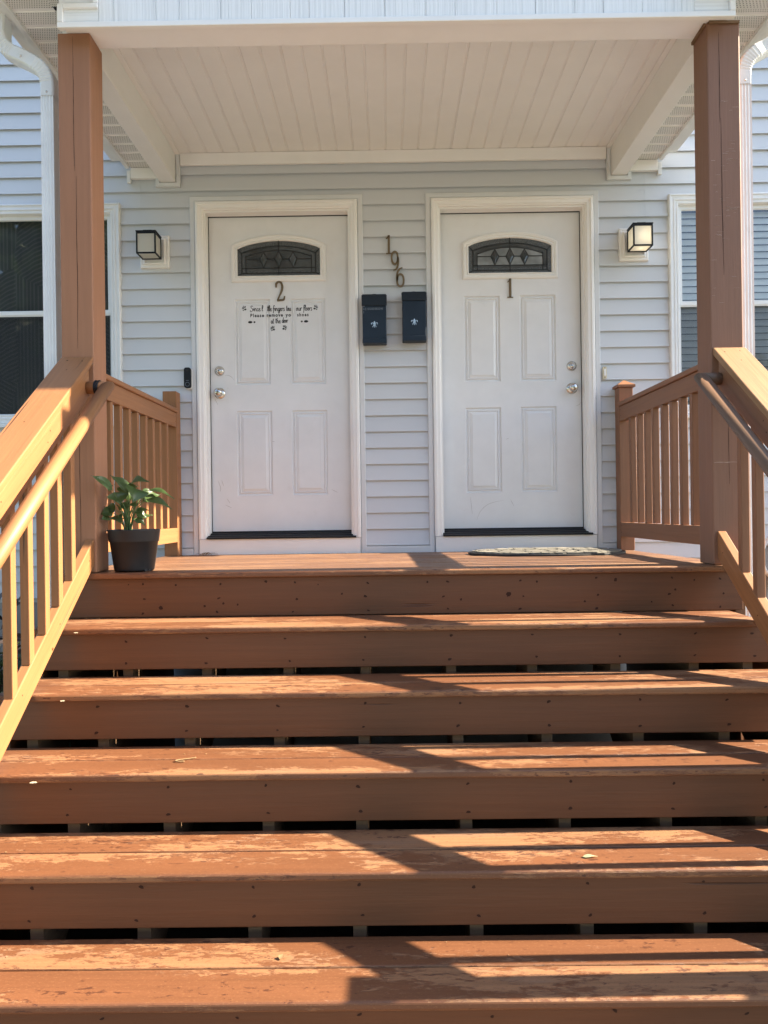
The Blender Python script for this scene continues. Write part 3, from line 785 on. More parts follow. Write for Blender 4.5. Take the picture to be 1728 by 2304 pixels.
# ceiling panels
XL, XR = -1.302, 1.415
k0 = -13
proto = None
P_ = [(.0, .0), (.0865, .0), (.0890, .0042), (.0915, .0044), (.0925, .0025), (.0945, .0025), (.0955, .0044), (.0980, .0042), (.1013, .0)]
for k in range(k0, 14):
    xa = .019 + .1013 * k
    if xa < XL - .05 or xa > XR: continue
    pts = [(p[0], p[1]) for p in P_]
    if proto is None:
        m2 = MB(); m2.extr(pts, 3.05, 4.592, lambda p, t: (xa + p[0], t, 2.500 + p[1] + (0 if t > 4 else 0)), closed=False); proto = build('ceiling_panel', m2, M['vinyl'], pr_); xb = xa
    else: clone(proto, 'ceiling_panel', (xa - xb, 0, random.uniform(-.0006, .0006)), pr_)
for a, b in ((XL, XL + .030), (XR - .030, XR)):
    m2 = MB(); m2.box(a, b, 3.2, 4.578, 2.492, 2.4985); build('corner_trim', m2, M['vinyl'], pr_, .002)
m2 = MB(); m2.box(-1.272, 1.386, 4.572, 4.592, 2.425, 2.4985); build('wall_trim', m2, M['vinyl'], pr_, .002)
# beams
m2 = MB(); m2.box(-1.335, 1.450, 3.040, 3.205, 2.285, 2.56); build('front_beam', m2, M['vinyl'], pr_, .004)
for a, b in ((-1.402, -1.302), (1.415, 1.513)):
    m2 = MB(); m2.box(a, b, 3.207, 4.590, 2.321, 2.56); build('side_beam', m2, M['vinyl'], pr_, .004)
    m2 = MB(); m2.frame(a - .026, b + .027, 2.293, 2.50, [(0, 4.592), (0, 4.572), (.022, 4.570), (.025, 4.580), (.026, 4.585)]); build('beam_channel', m2, M['channel'], pr_)
# gable front
m2 = MB(); m2.box(-1.340, 1.452, 3.014, 3.0385, 2.256, 2.279); build('gable_trim', m2, M['vinyl'], pr_, .003)
m2 = MB(); m2.box(-1.338, 1.450, 3.026, 3.0395, 2.2795, 2.2845)
for sx, xo, xi in ((-1, -1.340, -1.172), (1, 1.452, 1.287)):
    e = -sx
    m2 = MB(); xe = xo + e * .024
    m2.box(min(xo, xe), max(xo, xe), 3.014, 3.0385, 2.2805, 2.356); build('return_trim', m2, M['vinyl'], pr_, .003)
    xa, xb_ = sorted((xo + e * .0245, xi)); m2 = MB(); m2.box(xa, xb_, 3.014, 3.0385, 2.337, 2.356); build('return_trim', m2, M['vinyl'], pr_, .003)
    m2 = MB(); m2.box(xa, xb_, 3.026, 3.0375, 2.280, 2.3365); build('gable_shingle', m2, M['shake'], pr_)
    xa, xb_ = sorted((xi, xi + sx * .022)); m2 = MB(); m2.box(xa, xb_, 3.016, 3.0385, 2.3565, 2.62); build('gable_corner_trim', m2, M['vinyl'], pr_, .003)
    xa, xb_ = sorted((xo, xi + sx * .022)); m2 = MB(); m2.box(xa, xb_, 3.039, 3.045, 2.3, 2.42); build('return_back', m2, M['vinyl'], pr_)
jx = [-1.1715, -1.108, -.934, -.835, -.665, -.538, -.378, -.300, -.154, .013, .182, .302, .474, .634, .795, .912, 1.072, 1.235, 1.2865]
for a, b in zip(jx, jx[1:]):
    zt_ = 2.50 + (1.60 - abs((a + b) / 2 - CX)) * .42; d = random.uniform(0, .003)
    m2 = MB(); m2.box(a + .0006, b - .0006, 3.022 + d, 3.0385, 2.2795, zt_); build('gable_shingle', m2, M['shake'], pr_, .0012, 1)
# eaves: perforated soffits, fascia, gutters
for sx, xo, xi in ((-1, -1.582, -1.404), (1, 1.703, 1.515)):
    proto = None
    xa, xb_ = sorted((xo, xi))
    for i in range(16):
        y0 = 4.585 - .1035 * (i + 1)
        m2 = MB(); n = len(m2.v)
        pts = [(0, .004), (.010, .004), (.012, 0), (.090, 0), (.092, .004), (.1035, .004)]
        if proto is None:
            for (a, za), (b, zb_) in zip(pts, pts[1:]):
                flat = za == 0 and zb_ == 0
                uv = [[(xa, a), (xb_, a), (xb_, b), (xa, b)]]
                m2.poly([(xa, y0 + a, 2.412 + za), (xb_, y0 + a, 2.412 + za), (xb_, y0 + b, 2.412 + zb_), (xa, y0 + b, 2.412 + zb_)], [[0, 1, 2, 3]], uv, 0 if flat else 1)
            proto = build('soffit_panel', m2, [M['soffit'], M['vinyl']], pr_); yb = y0
        else: clone(proto, 'soffit_panel', (0, y0 - yb, 0), pr_)
    # wider panel at the front corner
    xa2, xb2 = sorted((xo, -1.17 if sx < 0 else 1.287))
    m2 = MB()
    for (a, b) in ((2.825, 2.915), (2.925, 2.927)):
        m2.poly([(xa2, a, 2.411), (xb2, a, 2.411), (xb2, b, 2.411), (xa2, b, 2.411)], [[0, 1, 2, 3]], [[(xa2, a), (xb2, a), (xb2, b), (xa2, b)]])
    for i in range(3):
        y0 = 2.93 + .1035 * i
        y0b = min(y0 + .080, 3.2)
        m2.poly([(xi if sx < 0 else xa2 + (xo - xa2), y0, 2.4105), (xb2 if sx < 0 else xa2, y0, 2.4105), (xb2 if sx < 0 else xa2, y0b, 2.4105), (xi if sx < 0 else xo, y0b, 2.4105)], [[0, 1, 2, 3]], [[(0, y0), (.3, y0), (.3, y0b), (0, y0b)]])
    build('corner_soffit', m2, M['soffit'], pr_)
    m2 = MB(); xa, xb_ = sorted((xo, xo + sx * .022)); m2.box(xa, xb_, 2.90, 4.55, 2.395, 2.56); build('fascia', m2, M['alum'], pr_, .002)
    m2 = MB(); xa, xb_ = sorted((xo + -sx * .001, xi - sx * .024)); m2.box(xa, xb_, 4.565, 4.592, 2.344, 2.4095); build('soffit_channel', m2, M['vinyl'], pr_, .002)
    m2 = MB(); xa, xb_ = sorted((xo, xo + sx * .024)); m2.box(xa, xb_, 4.566, 4.592, 2.318, 2.3945); build('soffit_channel', m2, M['alum'], pr_, .002)
    # gutter: open K profile with thickness
    g0 = xo + sx * .023
    prof = [(0, .115), (0, 0), (.075, 0), (.085, .012), (.090, .045), (.112, .075), (.118, .105), (.118, .112), (.106, .112), (.106, .109), (.114, .105), (.108, .077), (.086, .047), (.081, .014), (.073, .003), (.003, .003), (.003, .115)]
    m2 = MB(); m2.extr(prof, 2.90, 4.52, lambda p, t: (g0 + sx * p[0], t, 2.432 + p[1])); build('gutter', m2, M['alum'], pr_)
# roof deck and ridge
for sx in (-1, 1):
    m2 = MB(); ex = CX + sx * 1.70
    m2.obox((ex, 2.90, 2.556), (CX - ex, 0, .715), (0, 1.70, 0), (0, 0, .03)); build('roof_slope', m2, M['roofing'], pr_)

# ------------------------------------------------------------------ posts
def porch_post(x0, x1, mat, label):
    t = thing('porch_post', label, 'porch post', ((x0 + x1) / 2, 3.16, 0), 'square porch posts')
    m2 = MB(); m2.box(x0, x1, 3.092, 3.230, .001, 2.2845); build('shaft', m2, mat, t, .006, 3)
    return t
porch_post(-1.374, -1.236, M['post'], 'square timber porch post painted tan behind the potted plant')
t_ = porch_post(1.365, 1.503, M['post_worn_shaded'], 'square timber porch post with scuffed paint and split beside the mat end of the porch')
m2 = MB(); m2.box(1.355, 1.3645, 3.10, 3.225, 2.2705, 2.2835); m2.box(1.372, 1.498, 3.082, 3.0915, 2.2725, 2.2835); build('top_shim', m2, M['raw'], t_)

def crack(parent, pts, y, wd):
    m2 = MB(); P2 = catmull(pts, 8); k = len(P2); rn = random.Random(k)
    ribbon(m2, [(p.x + rn.uniform(-.0006, .0006), p.y) for p in P2], [wd * (.25 + .75 * math.sin(math.pi * i / (k - 1))) * rn.uniform(.7, 1.2) for i in range(k)], y - .0004, y + .002)
    build('crack', m2, M['hole'], parent)
PL_ = [o for o in COL.objects if o.name.startswith('porch_post')][0]
rn_ = random.Random(21); m2 = MB()
def stroke(x0, x1, z, wd):
    k = 9; ribbon(m2, [(x0 + (x1 - x0) * i / k, z + rn_.uniform(-.0012, .0012)) for i in range(k + 1)], [wd * rn_.uniform(.3, 1.1) for i in range(k + 1)], 3.0914, 3.0925)
stroke(1.372, 1.496, .432, .0045)
for zc, n in ((1.70, 14), (1.52, 16), (1.44, 8), (1.95, 4), (1.20, 6)):
    for i in range(n):
        x0 = rn_.uniform(1.372, 1.47); stroke(x0, x0 + rn_.uniform(.006, .03), zc + rn_.gauss(0, .045), rn_.uniform(.0008, .0022))
build('scuff_mark', m2, M['chalk'], t_)['kind'] = 'stuff'
crack(PL_, [(-1.309, 2.27), (-1.308, 2.05), (-1.309, 1.84), (-1.307, 1.70)], 3.092, .0022)
crack(PL_, [(-1.301, 1.68), (-1.302, 1.45), (-1.301, 1.20), (-1.304, .95)], 3.092, .0026)
crack(PL_, [(-1.300, .80), (-1.302, .5), (-1.301, .2), (-1.303, .03)], 3.092, .0022)
crack(t_, [(1.414, 2.24), (1.416, 2.0), (1.414, 1.86)], 3.092, .0024)
crack(t_, [(1.419, 1.88), (1.421, 1.5), (1.424, 1.22)], 3.092, .0030)
crack(t_, [(1.437, .84), (1.434, .6), (1.436, .34)], 3.092, .0020)

# ------------------------------------------------------------------ deck and stairs
RISE, RUN, NOSE = .1905, .2545, 3.060
deck = thing('porch_deck', 'brown painted porch deck of narrow boards in front of the doors', 'porch deck', (CX, 3.8, 0))
DX0, DX1 = -1.372, 1.488
y = NOSE; i = 0
while y < 4.57:
    y1 = min(y + .1385, 4.572); dz = -.013 * (y - NOSE) / 1.5
    m2 = MB(); m2.box(DX0, DX1, y, y1, dz - .0254, dz + random.uniform(-.0006, .0006)); build('deck_board', m2, M['tread'] if i == 0 else M['deck'], deck, .007 if i == 0 else .0035, 3)
    y = y1 + .0045; i += 1
m2 = MB(); m2.box(DX0 + .006, DX1 - .004, NOSE + .026, NOSE + .062, -RISE + .0015, -.0262); fb = build('fascia_board', m2, M['riser'], deck, .003)
for x in [-1.345 + .405 * k for k in range(8)]:
    m2 = MB(); m2.box(x - .019, x + .019, NOSE + .0625, 4.57, -.23, -.0405); build('joist', m2, M['raw'], deck)
for x in (DX0 + .012, DX1 - .012):
    m2 = MB(); m2.box(x - .009, x + .009, NOSE + .063, 4.57, GROUND + .002, -.0405); build('sun_block_panel', m2, M['riser'], deck)  # unseen closure added to keep sunlight out from under the deck
for x in (-1.25, 1.36):
    m2 = MB(); m2.box(x - .044, x + .044, 3.14, 3.228, GROUND + .001, -.2305); build('support_post', m2, M['raw'], deck)

stair = thing('staircase', 'wide brown painted timber staircase with worn treads leading up to the porch', 'staircase', (CX, 2.3, GROUND))
TX0, TX1 = -1.385, 1.505
risers = []
for s_ in range(1, 7):
    z = -RISE * s_; yf = NOSE - RUN * s_
    tx1 = 1.426 if s_ == 1 else TX1
    m2 = MB(); m2.box(TX0, tx1, yf, yf + .1385, z - .0254, z); build('tread_board', m2, M['tread'], stair, .0075, 3)
    m2 = MB(); m2.box(TX0, tx1, yf + .1425, yf + .2785, z - .0254, z + random.uniform(-.0008, .0004)); build('tread_board', m2, M['tread'], stair, .004, 2)
    m2 = MB(); yr = yf + .029
    zb = z - .0268 - .139 if s_ < 6 else GROUND + .02
    m2.box(TX0 + .004, TX1 - .004, yr, yr + .0375, zb, z - .0268); risers.append((build('riser', m2, M['riser'], stair, .003), yr, zb, z - .0268))
# saw-tooth carriages
poly = []
for s_ in range(1, 7):
    z = -RISE * s_ - .0262; yf = NOSE - RUN * s_
    poly += [(yf + .0675 + RUN, z), (yf + .0675, z)]
poly += [(NOSE - RUN * 6 + .0675, GROUND + .002), (NOSE - RUN * 6 + .30, GROUND + .002), (NOSE + .0675, -RISE - .30)]
proto = None
xs_c = [-1.285, -1.03, -.72, -.40, -.098, .238, .555, .88, 1.185, 1.395]
for x in xs_c:
    if proto is None:
        m2 = MB(); m2.extr(poly, x - .019, x + .019, lambda p, t: (t, p[0], p[1])); proto = build('stringer', m2, M['raw'], stair); xb = x
    else: clone(proto, 'stringer', (x - xb, 0, 0), stair)
for x in (TX0 + .006, TX1 - .006):
    sx = -1 if x < 0 else 1; xo_ = x - sx * .008
    m2 = MB(); m2.extr(poly, xo_ - .006, xo_ + .006, lambda p, t: (t, p[0], p[1])); build('sun_block_side', m2, M['riser'], stair)  # added side closure, blocks sun so the gaps under the risers stay dark
    m2 = MB(); m2.poly([(x, NOSE - RUN * 6 + .30, GROUND + .002), (x, NOSE + .07, GROUND + .002), (x, NOSE + .07, -RISE - .29)], [[0, 1, 2]]); build('sun_block_side', m2, M['riser'], stair)  # lower part of the same added sun block
def holes(parent, y, z0, z1, rows, seed):
    rnd = random.Random(seed); m2 = MB()
    for x in xs_c[1:]:
        for r in rows:
            a, b = rnd.uniform(.0042, .0075), rnd.uniform(.0030, .0052); cx_, cz_ = x + rnd.uniform(-.012, .012), z0 + (z1 - z0) * r + rnd.uniform(-.006, .006)
            tl = rnd.uniform(-.4, .4)
            ring = [(cx_ + a * math.cos(t) * (1 + .25 * math.sin(3 * t + seed)), y - .0008, cz_ + b * math.sin(t) + a * math.cos(t) * tl) for t in [q * math.pi / 5 for q in range(10)]]
            m2.poly(ring, [list(range(10))])
    o = build('screw_hole', m2, M['hole'], parent); o['kind'] = 'stuff'
for k, (o, yr, zb, zt) in enumerate(risers): holes(o, yr, zb, zt, (.2, .82), k + 1)
holes(fb, NOSE + .026, -RISE, -.026, (.12, .45, .85), 40); 
rnd = random.Random(5); m2 = MB()
for (x, z, a) in ((.50, -.112, .014), (.62, -.06, .006), (.30, -.13, .006), (-.2, -.10, .006), (-.52, -.045, .007), (.16, -.055, .006), (1.20, -.10, .006), (1.28, -.06, .006), (.82, -.145, .006), (-.9, -.055, .006), (-.965, -.150, .011), (.95, -.056, .010), (-.70, -.135, .006), (-.64, -.140, .006), (-.78, -.145, .007), (1.10, -.15, .005), (-1.1, -.05, .004), (-.3, -.06, .004)):
    ring = [(x + a * rnd.uniform(.5, 1.0) * math.cos(t), NOSE + .0252, z + a * rnd.uniform(.5, 1.0) * math.sin(t)) for t in [q * math.pi / 7 for q in range(14)]]
    m2.poly(ring, [list(range(14))])
o = build('paint_chip', m2, M['hole'], fb); o['kind'] = 'stuff'

# ------------------------------------------------------------------ railings
SLOPE = RISE / RUN
def stair_railing(sx, mat, label):
    """sx -1 left, +1 right; inner faces measured from the photograph"""
    t = thing('stair_railing', label, 'stair railing', (-1.3 if sx < 0 else 1.42, 2.4, -.9), 'railings along the stairs')
    inner = -1.236 if sx < 0 else 1.372
    YT, YB = 3.091, 1.90
    def span(xi, width, ztop, vh, y0=YT, y1=YB):
        m2 = MB(); L = y0 - y1
        m2.obox((xi, y0, ztop - vh), (sx * width, 0, 0), (0, -L, -L * SLOPE), (0, 0, vh)); return m2
    build('cap_board', span(inner, .138, .915, .032), mat if sx < 0 else M['cap_sunlit'], t, .004)
    build('upper_rail', span(inner + sx * .004, .038, .8825 - .042 * SLOPE, .111, YT - .042), mat, t, .003)
    build('lower_rail', span(inner + sx * .009, .037, .144, .112), M['rail'], t, .004)
    bx = inner + sx * .0100; bw = .033
    proto = None
    for k in range(10):
        yy = 2.912 - .1162 * k
        if yy < 1.93: break
        if proto is None:
            m2 = MB(); zt = .771 - (YT - yy) * SLOPE; zb = .1445 - (YT - yy) * SLOPE
            # plumb baluster with both ends cut to the slope
            m2.obox((bx, yy, zb), (sx * bw, 0, 0), (0, -bw, -bw * SLOPE), (0, 0, zt - zb)); proto = build('baluster', m2, mat, t, .003); yb = yy
        else: clone(proto, 'baluster', (random.uniform(-.0012, .0012), yy - yb + random.uniform(-.002, .002), (yy - yb) * SLOPE), t).rotation_euler = (random.uniform(-.003, .003), random.uniform(-.0025, .0025), 0)
    m2 = MB(); ey = Vector((0, -1, -SLOPE)).normalized()
    for u, d in ((.25, .035), (.72, .03), (.52, .10), (.58, .44), (.30, .92), (.70, .95)):
        c = Vector((inner + sx * .138 * u, YT - d, .9155 - d * SLOPE)); a = random.uniform(.0024, .0038)
        m2.poly([c + Vector((1, 0, 0)) * (a * math.cos(q * math.pi / 4)) + ey * (a * 1.2 * math.sin(q * math.pi / 4)) for q in range(8)], [list(range(8))])
    for d, h in ((.40, .085), (.42, .055), (.75, .08), (1.0, .06)):
        c = Vector((inner + sx * .0036, YT - d, .7715 + h - d * SLOPE)); m2.poly([c + Vector((0, .003 * math.cos(q * math.pi / 4), .003 * math.sin(q * math.pi / 4))) for q in range(8)], [list(range(8))])
    for d, h in ((.05, .06), (.33, .05), (.62, .07), (.9, .04)):
        c = Vector((inner + sx * .0085, YT - d, .032 + h - d * SLOPE)); m2.poly([c + Vector((0, .003 * math.cos(q * math.pi / 4), .003 * math.sin(q * math.pi / 4))) for q in range(8)], [list(range(8))])
    build('nail_head', m2, M['hole'], t)['kind'] = 'stuff'
    # newel at the foot
    nx = inner - sx * .004
    m2 = MB(); m2.box(min(nx, nx + sx * .089), max(nx, nx + sx * .089), 1.812, 1.9005, -5 * RISE + .001, .062); build('newel_post', m2, mat, t, .004)
    m2 = MB(); c = (nx + sx * .0445, 1.856); h = .054
    m2.poly([(c[0] - h, c[1] - h, .0622), (c[0] + h, c[1] - h, .0622), (c[0] + h, c[1] + h, .0622), (c[0] - h, c[1] + h, .0622), (c[0] - h, c[1] - h, .074), (c[0] + h, c[1] - h, .074), (c[0] + h, c[1] + h, .074), (c[0] - h, c[1] + h, .074), (c[0], c[1], .10)],
            [[3, 2, 1, 0], [0, 1, 5, 4], [1, 2, 6, 5], [2, 3, 7, 6], [3, 0, 4, 7], [4, 5, 8], [5, 6, 8], [6, 7, 8], [7, 4, 8]]); build('newel_cap', m2, mat, t)
    # round grab rail with a mitred return
    hx = -1.162 if sx < 0 else 1.303; zt = .772; y0 = 3.033; r = .0262; y1 = 1.86; hm = mat if sx < 0 else M['handrail_shaded']
    m2 = MB(); n = 20
    m2.tube([(hx - 0, y0 + .0, zt), (hx, (y0 + y1) / 2, zt - (y0 - y1) / 2 * SLOPE), (hx, y1, zt - (y0 - y1) * SLOPE)], r, n)
    # mitre: slide the first ring along the rail in proportion to x so that it meets the return
    dirv = Vector((0, -1, -SLOPE)).normalized()
    for v in m2.v[:n]:
        d = (v.x - hx) * -sx          # + towards the stair centre
        v += -dirv * d
    hr = build('handrail', m2, hm, t, smooth=True)
    m2 = MB(); xw = inner + sx * .005
    pts = [(hx, y0, zt), ((hx + xw) / 2, y0, zt), (xw, y0, zt)]
    m2.tube(pts, r, n)
    for v in m2.v[:n]:
        rel = (v.y - y0) * dirv.y + (v.z - zt) * dirv.z
        v.x += sx * rel
    build('handrail_return', m2, hm, t, smooth=True)
    if sx < 0:
        for q, (dx, tl) in enumerate(((.030, .25), (.036, -.2), (.042, .1))):
            m2 = MB(); m2.tube([(hx - dx + tl * .012 * math.sin(a), y0 + (r + .003) * math.cos(a), zt + (r + .003) * math.sin(a)) for a in [b * 2 * math.pi / 16 for b in range(17)]], .0035, 6)
            build('cable_tie', m2, M['black'], t, smooth=True)
    return t
stair_railing(-1, M['rail'], 'stair railing with black cable tie on its handrail, on the potted plant side')
stair_railing(1, M['rail_shaded'], 'stair railing with sunlit pale cap board and shaded dark handrail, casting striped shadows on the treads')

def landing_railing(sx, label, capped):
    t = thing('porch_railing', label, 'porch railing', (-1.3 if sx < 0 else 1.43, 3.9, 0), 'short railings at the porch ends')
    mat = M['rail'] if sx < 0 else M['rail_shaded']; inner = -1.292 if sx < 0 else 1.419
    def b(x_in, width, y0, y1, z0, z1):
        m2 = MB(); xa, xb_ = sorted((x_in, x_in + sx * width)); m2.box(xa, xb_, y0, y1, z0, z1); return m2
    build('top_rail', b(inner, .038, 3.2315, 4.487, .777, .8655), mat, t, .003)
    build('cap_board', b(inner - sx * .012, .100, 3.2315, 4.4855 + .0, .866, .892), mat, t, .006, 3)
    build('bottom_rail', b(inner, .038, 3.2315, 4.487, .073, .160), mat, t, .003)
    build('newel_post', b(inner, .084, 4.4885, 4.576, -.012, 1.0 if not capped else .985), mat, t, .003)
    if capped:
        m2 = MB(); c = (inner + sx * .042, 4.530); h = .054
        m2.poly([(c[0] - h, c[1] - h, .9855), (c[0] + h, c[1] - h, .9855), (c[0] + h, c[1] + h, .9855), (c[0] - h, c[1] + h, .9855), (c[0] - h, c[1] - h, 1.0), (c[0] + h, c[1] - h, 1.0), (c[0] + h, c[1] + h, 1.0), (c[0] - h, c[1] + h, 1.0), (c[0], c[1], 1.035)],
                [[3, 2, 1, 0], [0, 1, 5, 4], [1, 2, 6, 5], [2, 3, 7, 6], [3, 0, 4, 7], [4, 5, 8], [5, 6, 8], [6, 7, 8], [7, 4, 8]]); build('newel_cap', m2, mat, t)
    proto = None
    for k in range(9):
        yy = 3.303 + .1235 * k
        if proto is None: proto = build('baluster', b(inner + sx * .0025, .033, yy, yy + .033, .1605, .7765), mat, t, .003); yb = yy
        else: clone(proto, 'baluster', (random.uniform(-.001, .001), yy - yb + random.uniform(-.003, .003), 0), t).rotation_euler = (random.uniform(-.004, .004), random.uniform(-.002, .002), 0)
    m2 = MB()
    for z in (.845, .81, .14, .10):
        x = inner - sx * .0006; c = [(x, 4.470 + .003 * math.cos(a), z + .003 * math.sin(a)) for a in [q * math.pi / 4 for q in range(8)]]
        m2.poly(c, [list(range(8))])
    build('nail_head', m2, M['hole'], t)['kind'] = 'stuff'
landing_railing(-1, 'short porch railing behind the potted plant, its wall post without a cap', False)
landing_railing(1, 'short porch railing near the doormat, its wall post with a pyramid cap', True)

# ------------------------------------------------------------------ downspouts
def downspout(sx, xv, xo, label):
    t = thing('downspout', label, 'downspout', (xv, 3.2, GROUND), 'white downspouts beside the posts')
    W, D = .0275, .036
    sec = []
    fl = [(-1, 1), (-1, -1)]
    # section: corrugated front and back, rounded corners
    nfl = 4
    front = []
    for i in range(nfl * 4 + 1):
        u = -W + 2 * W * i / (nfl * 4); front.append((u, -D + (.0032 if i % 4 in (2,) else (.0016 if i % 4 in (1, 3) else 0))))
    sec = front + [(W, D)] + [(-W, D)]
    plain_sec = [(-W, -D + .006), (-W + .006, -D), (W - .006, -D), (W, -D + .006), (W, D - .006), (W - .006, D), (-W + .006, D), (-W, D - .006)]
    def sweep(name, pts, scale, parent, sec=sec):
        pts = [Vector(p) for p in pts]; m2 = MB(); rings = []
        for i, p in enumerate(pts):
            tg = (pts[min(i + 1, len(pts) - 1)] - pts[max(i - 1, 0)]).normalized()
            ydir = Vector((0, 1, 0)); side = tg.cross(ydir).normalized()
            if side.x < 0: side = -side
            yv = tg.cross(side).normalized()
            if yv.y < 0: yv = -yv
            k = scale[i] if isinstance(scale, list) else scale
            rings.append([p + side * (a * k) + yv * (b * k) for a, b in sec])
        n = len(sec)
        for a, b in zip(rings, rings[1:]):
            for i in range(n): m2.poly([a[i], a[(i + 1) % n], b[(i + 1) % n], b[i]], [[0, 1, 2, 3]])
        return build(name, m2, M['alum'], parent)
    y = 3.195
    top = [(xo, y + .02, 2.455), (xo, y + .02, 2.40), (xo, y + .015, 2.355)]
    sl = (xv - xo)
    arc1 = [(xo + sl * f, y + .012, z) for f, z in ((.02, 2.330), (.07, 2.306), (.16, 2.284), (.28, 2.266))]
    mid = [(xo + sl * f, y + .005, z) for f, z in ((.45, 2.246), (.62, 2.226))]
    arc2 = [(xo + sl * f, y, z) for f, z in ((.76, 2.206), (.88, 2.182), (.96, 2.153), (.995, 2.122))]
    path = catmull(top + arc1 + mid + arc2 + [(xv, y, 2.09), (xv, y, 2.06)], 5)
    sc = []
    for i, p in enumerate(path):
        crimp = (2.26 < p.z < 2.35) or (2.12 < p.z < 2.21)
        sc.append(1.06 + (.035 if i % 2 else -.02) * (1 if crimp else 0))
    sweep('elbow', path, sc, t, plain_sec)
    sweep('pipe', [(xv, y, 2.10), (xv, y, 1.0), (xv, y, 0), (xv, y, GROUND + .02)], 1.0, t)
    m2 = MB()
    for (x, z) in ((xv, 2.075), (xo + sl * .5, 2.232)):
        m2.lathe([(.0001, .004), (.003, .003), (.0045, 0)], (x, y - D * 1.06 - .0005, z), 'y', 10)
    build('screw', m2, M['steel'], t, smooth=True)
    return t
downspout(-1, -1.452, -1.672, 'white fluted downspout between the patterned curtain window and its porch post')
downspout(1, 1.556, 1.790, 'white fluted downspout lit by the sun next to the scuffed porch post')

# ------------------------------------------------------------------ wall lamps
def wall_lamp(cx_, cl, label, bulb):
    t = thing('wall_lamp', label, 'wall lamp', (cx_, 4.58, 1.88), 'lantern wall lamps beside the doors')
    b0, b1 = cx_ - .090, cx_ + .090
    m2 = MB(); m2.frame(b0, b1, 1.785, 1.988, [(0, 4.604), (0, 4.576), (.003, 4.572), (.010, 4.571), (.013, 4.575), (.020, 4.576), (.0205, 4.568), (.024, 4.564), (.030, 4.563), (.034, 4.566), (.036, 4.572)])
    m2.poly([(b0 + .036, 4.572, 1.821), (b1 - .036, 4.572, 1.821), (b1 - .036, 4.572, 1.952), (b0 + .036, 4.572, 1.952)], [[0, 1, 2, 3]])
    build('mounting_block', m2, M['vinyl'], t)
    x0, x1, y0, y1, z0, z1 = cl - .060, cl + .060, 4.432, 4.548, 1.828, 1.958; f = .009
    m2 = MB()
    for x in (x0, x1 - f):
        for y in (y0, y1 - f): m2.box(x, x + f, y, y + f, z0, z1)
    for z, h in ((z0, f), (z1 - f, f * 1.2)):
        for y in (y0, y1 - f): m2.box(x0 + f, x1 - f, y + .0005, y + f - .0005, z, z + h)
        for x in (x0, x1 - f): m2.box(x + .0005, x + f - .0005, y0 + f, y1 - f, z, z + h)
    build('cage', m2, M['black'], t, .001, 1)
    m2 = MB(); m2.box(x0 - .002, x1 + .002, y0 - .002, y1, z1 + .002, z1 + .010); build('lid', m2, M['black'], t, .002)
    m2 = MB(); c = ((x0 + x1) / 2, (y0 + y1) / 2)
    a, b, h = .034, .026, .014
    m2.poly([(c[0] - a, c[1] - a, z1 + .0102), (c[0] + a, c[1] - a, z1 + .0102), (c[0] + a, c[1] + a, z1 + .0102), (c[0] - a, c[1] + a, z1 + .0102), (c[0] - b, c[1] - b, z1 + .0102 + h), (c[0] + b, c[1] - b, z1 + .0102 + h), (c[0] + b, c[1] + b, z1 + .0102 + h), (c[0] - b, c[1] + b, z1 + .0102 + h)], [[0, 1, 5, 4], [1, 2, 6, 5], [2, 3, 7, 6], [3, 0, 4, 7], [4, 5, 6, 7]])
    m2.lathe([(.0001, .006), (.004, .005), (.005, 0)], (c[0], c[1], z1 + .0102 + h), 'z', 12); build('finial', m2, M['black'], t)
    m2 = MB(); m2.box(c[0] - .052, c[0] + .052, y1 + .0005, 4.5625, z0 + .006, z1 - .012); build('back_plate', m2, M['black'], t, .002)
    g = f * .5
    for nm, q in (('front', [(x0 + f, y0 + g, z0 + f), (x1 - f, y0 + g, z0 + f), (x1 - f, y0 + g, z1 - f), (x0 + f, y0 + g, z1 - f)]),
                  ('l', [(x0 + g, y0 + f, z0 + f), (x0 + g, y1 - f, z0 + f), (x0 + g, y1 - f, z1 - f), (x0 + g, y0 + f, z1 - f)]),
                  ('r', [(x1 - g, y0 + f, z0 + f), (x1 - g, y1 - f, z0 + f), (x1 - g, y1 - f, z1 - f), (x1 - g, y0 + f, z1 - f)]),
                  ('b', [(x0 + f, y0 + f, z0 + g), (x1 - f, y0 + f, z0 + g), (x1 - f, y1 - f, z0 + g), (x0 + f, y1 - f, z0 + g)])):
        m2 = MB(); m2.poly(q, [[0, 1, 2, 3]]); build('frosted_pane', m2, M['pane'], t)
    m2 = MB(); m2.lathe([(.0001, .075), (.018, .070), (.026, .05), (.022, .028), (.012, .012), (.012, 0)], (c[0], c[1], z0 + .03), 'z', 16); build('bulb', m2, bulb, t, smooth=True)
wall_lamp(-1.440, -1.448, 'black lantern wall lamp with grey unlit panes beside the door numbered 2', M['vinyl'])
wall_lamp(1.551, 1.559, 'black lantern wall lamp with glowing cream panes beside the door numbered 1', M['lit_bulb'])

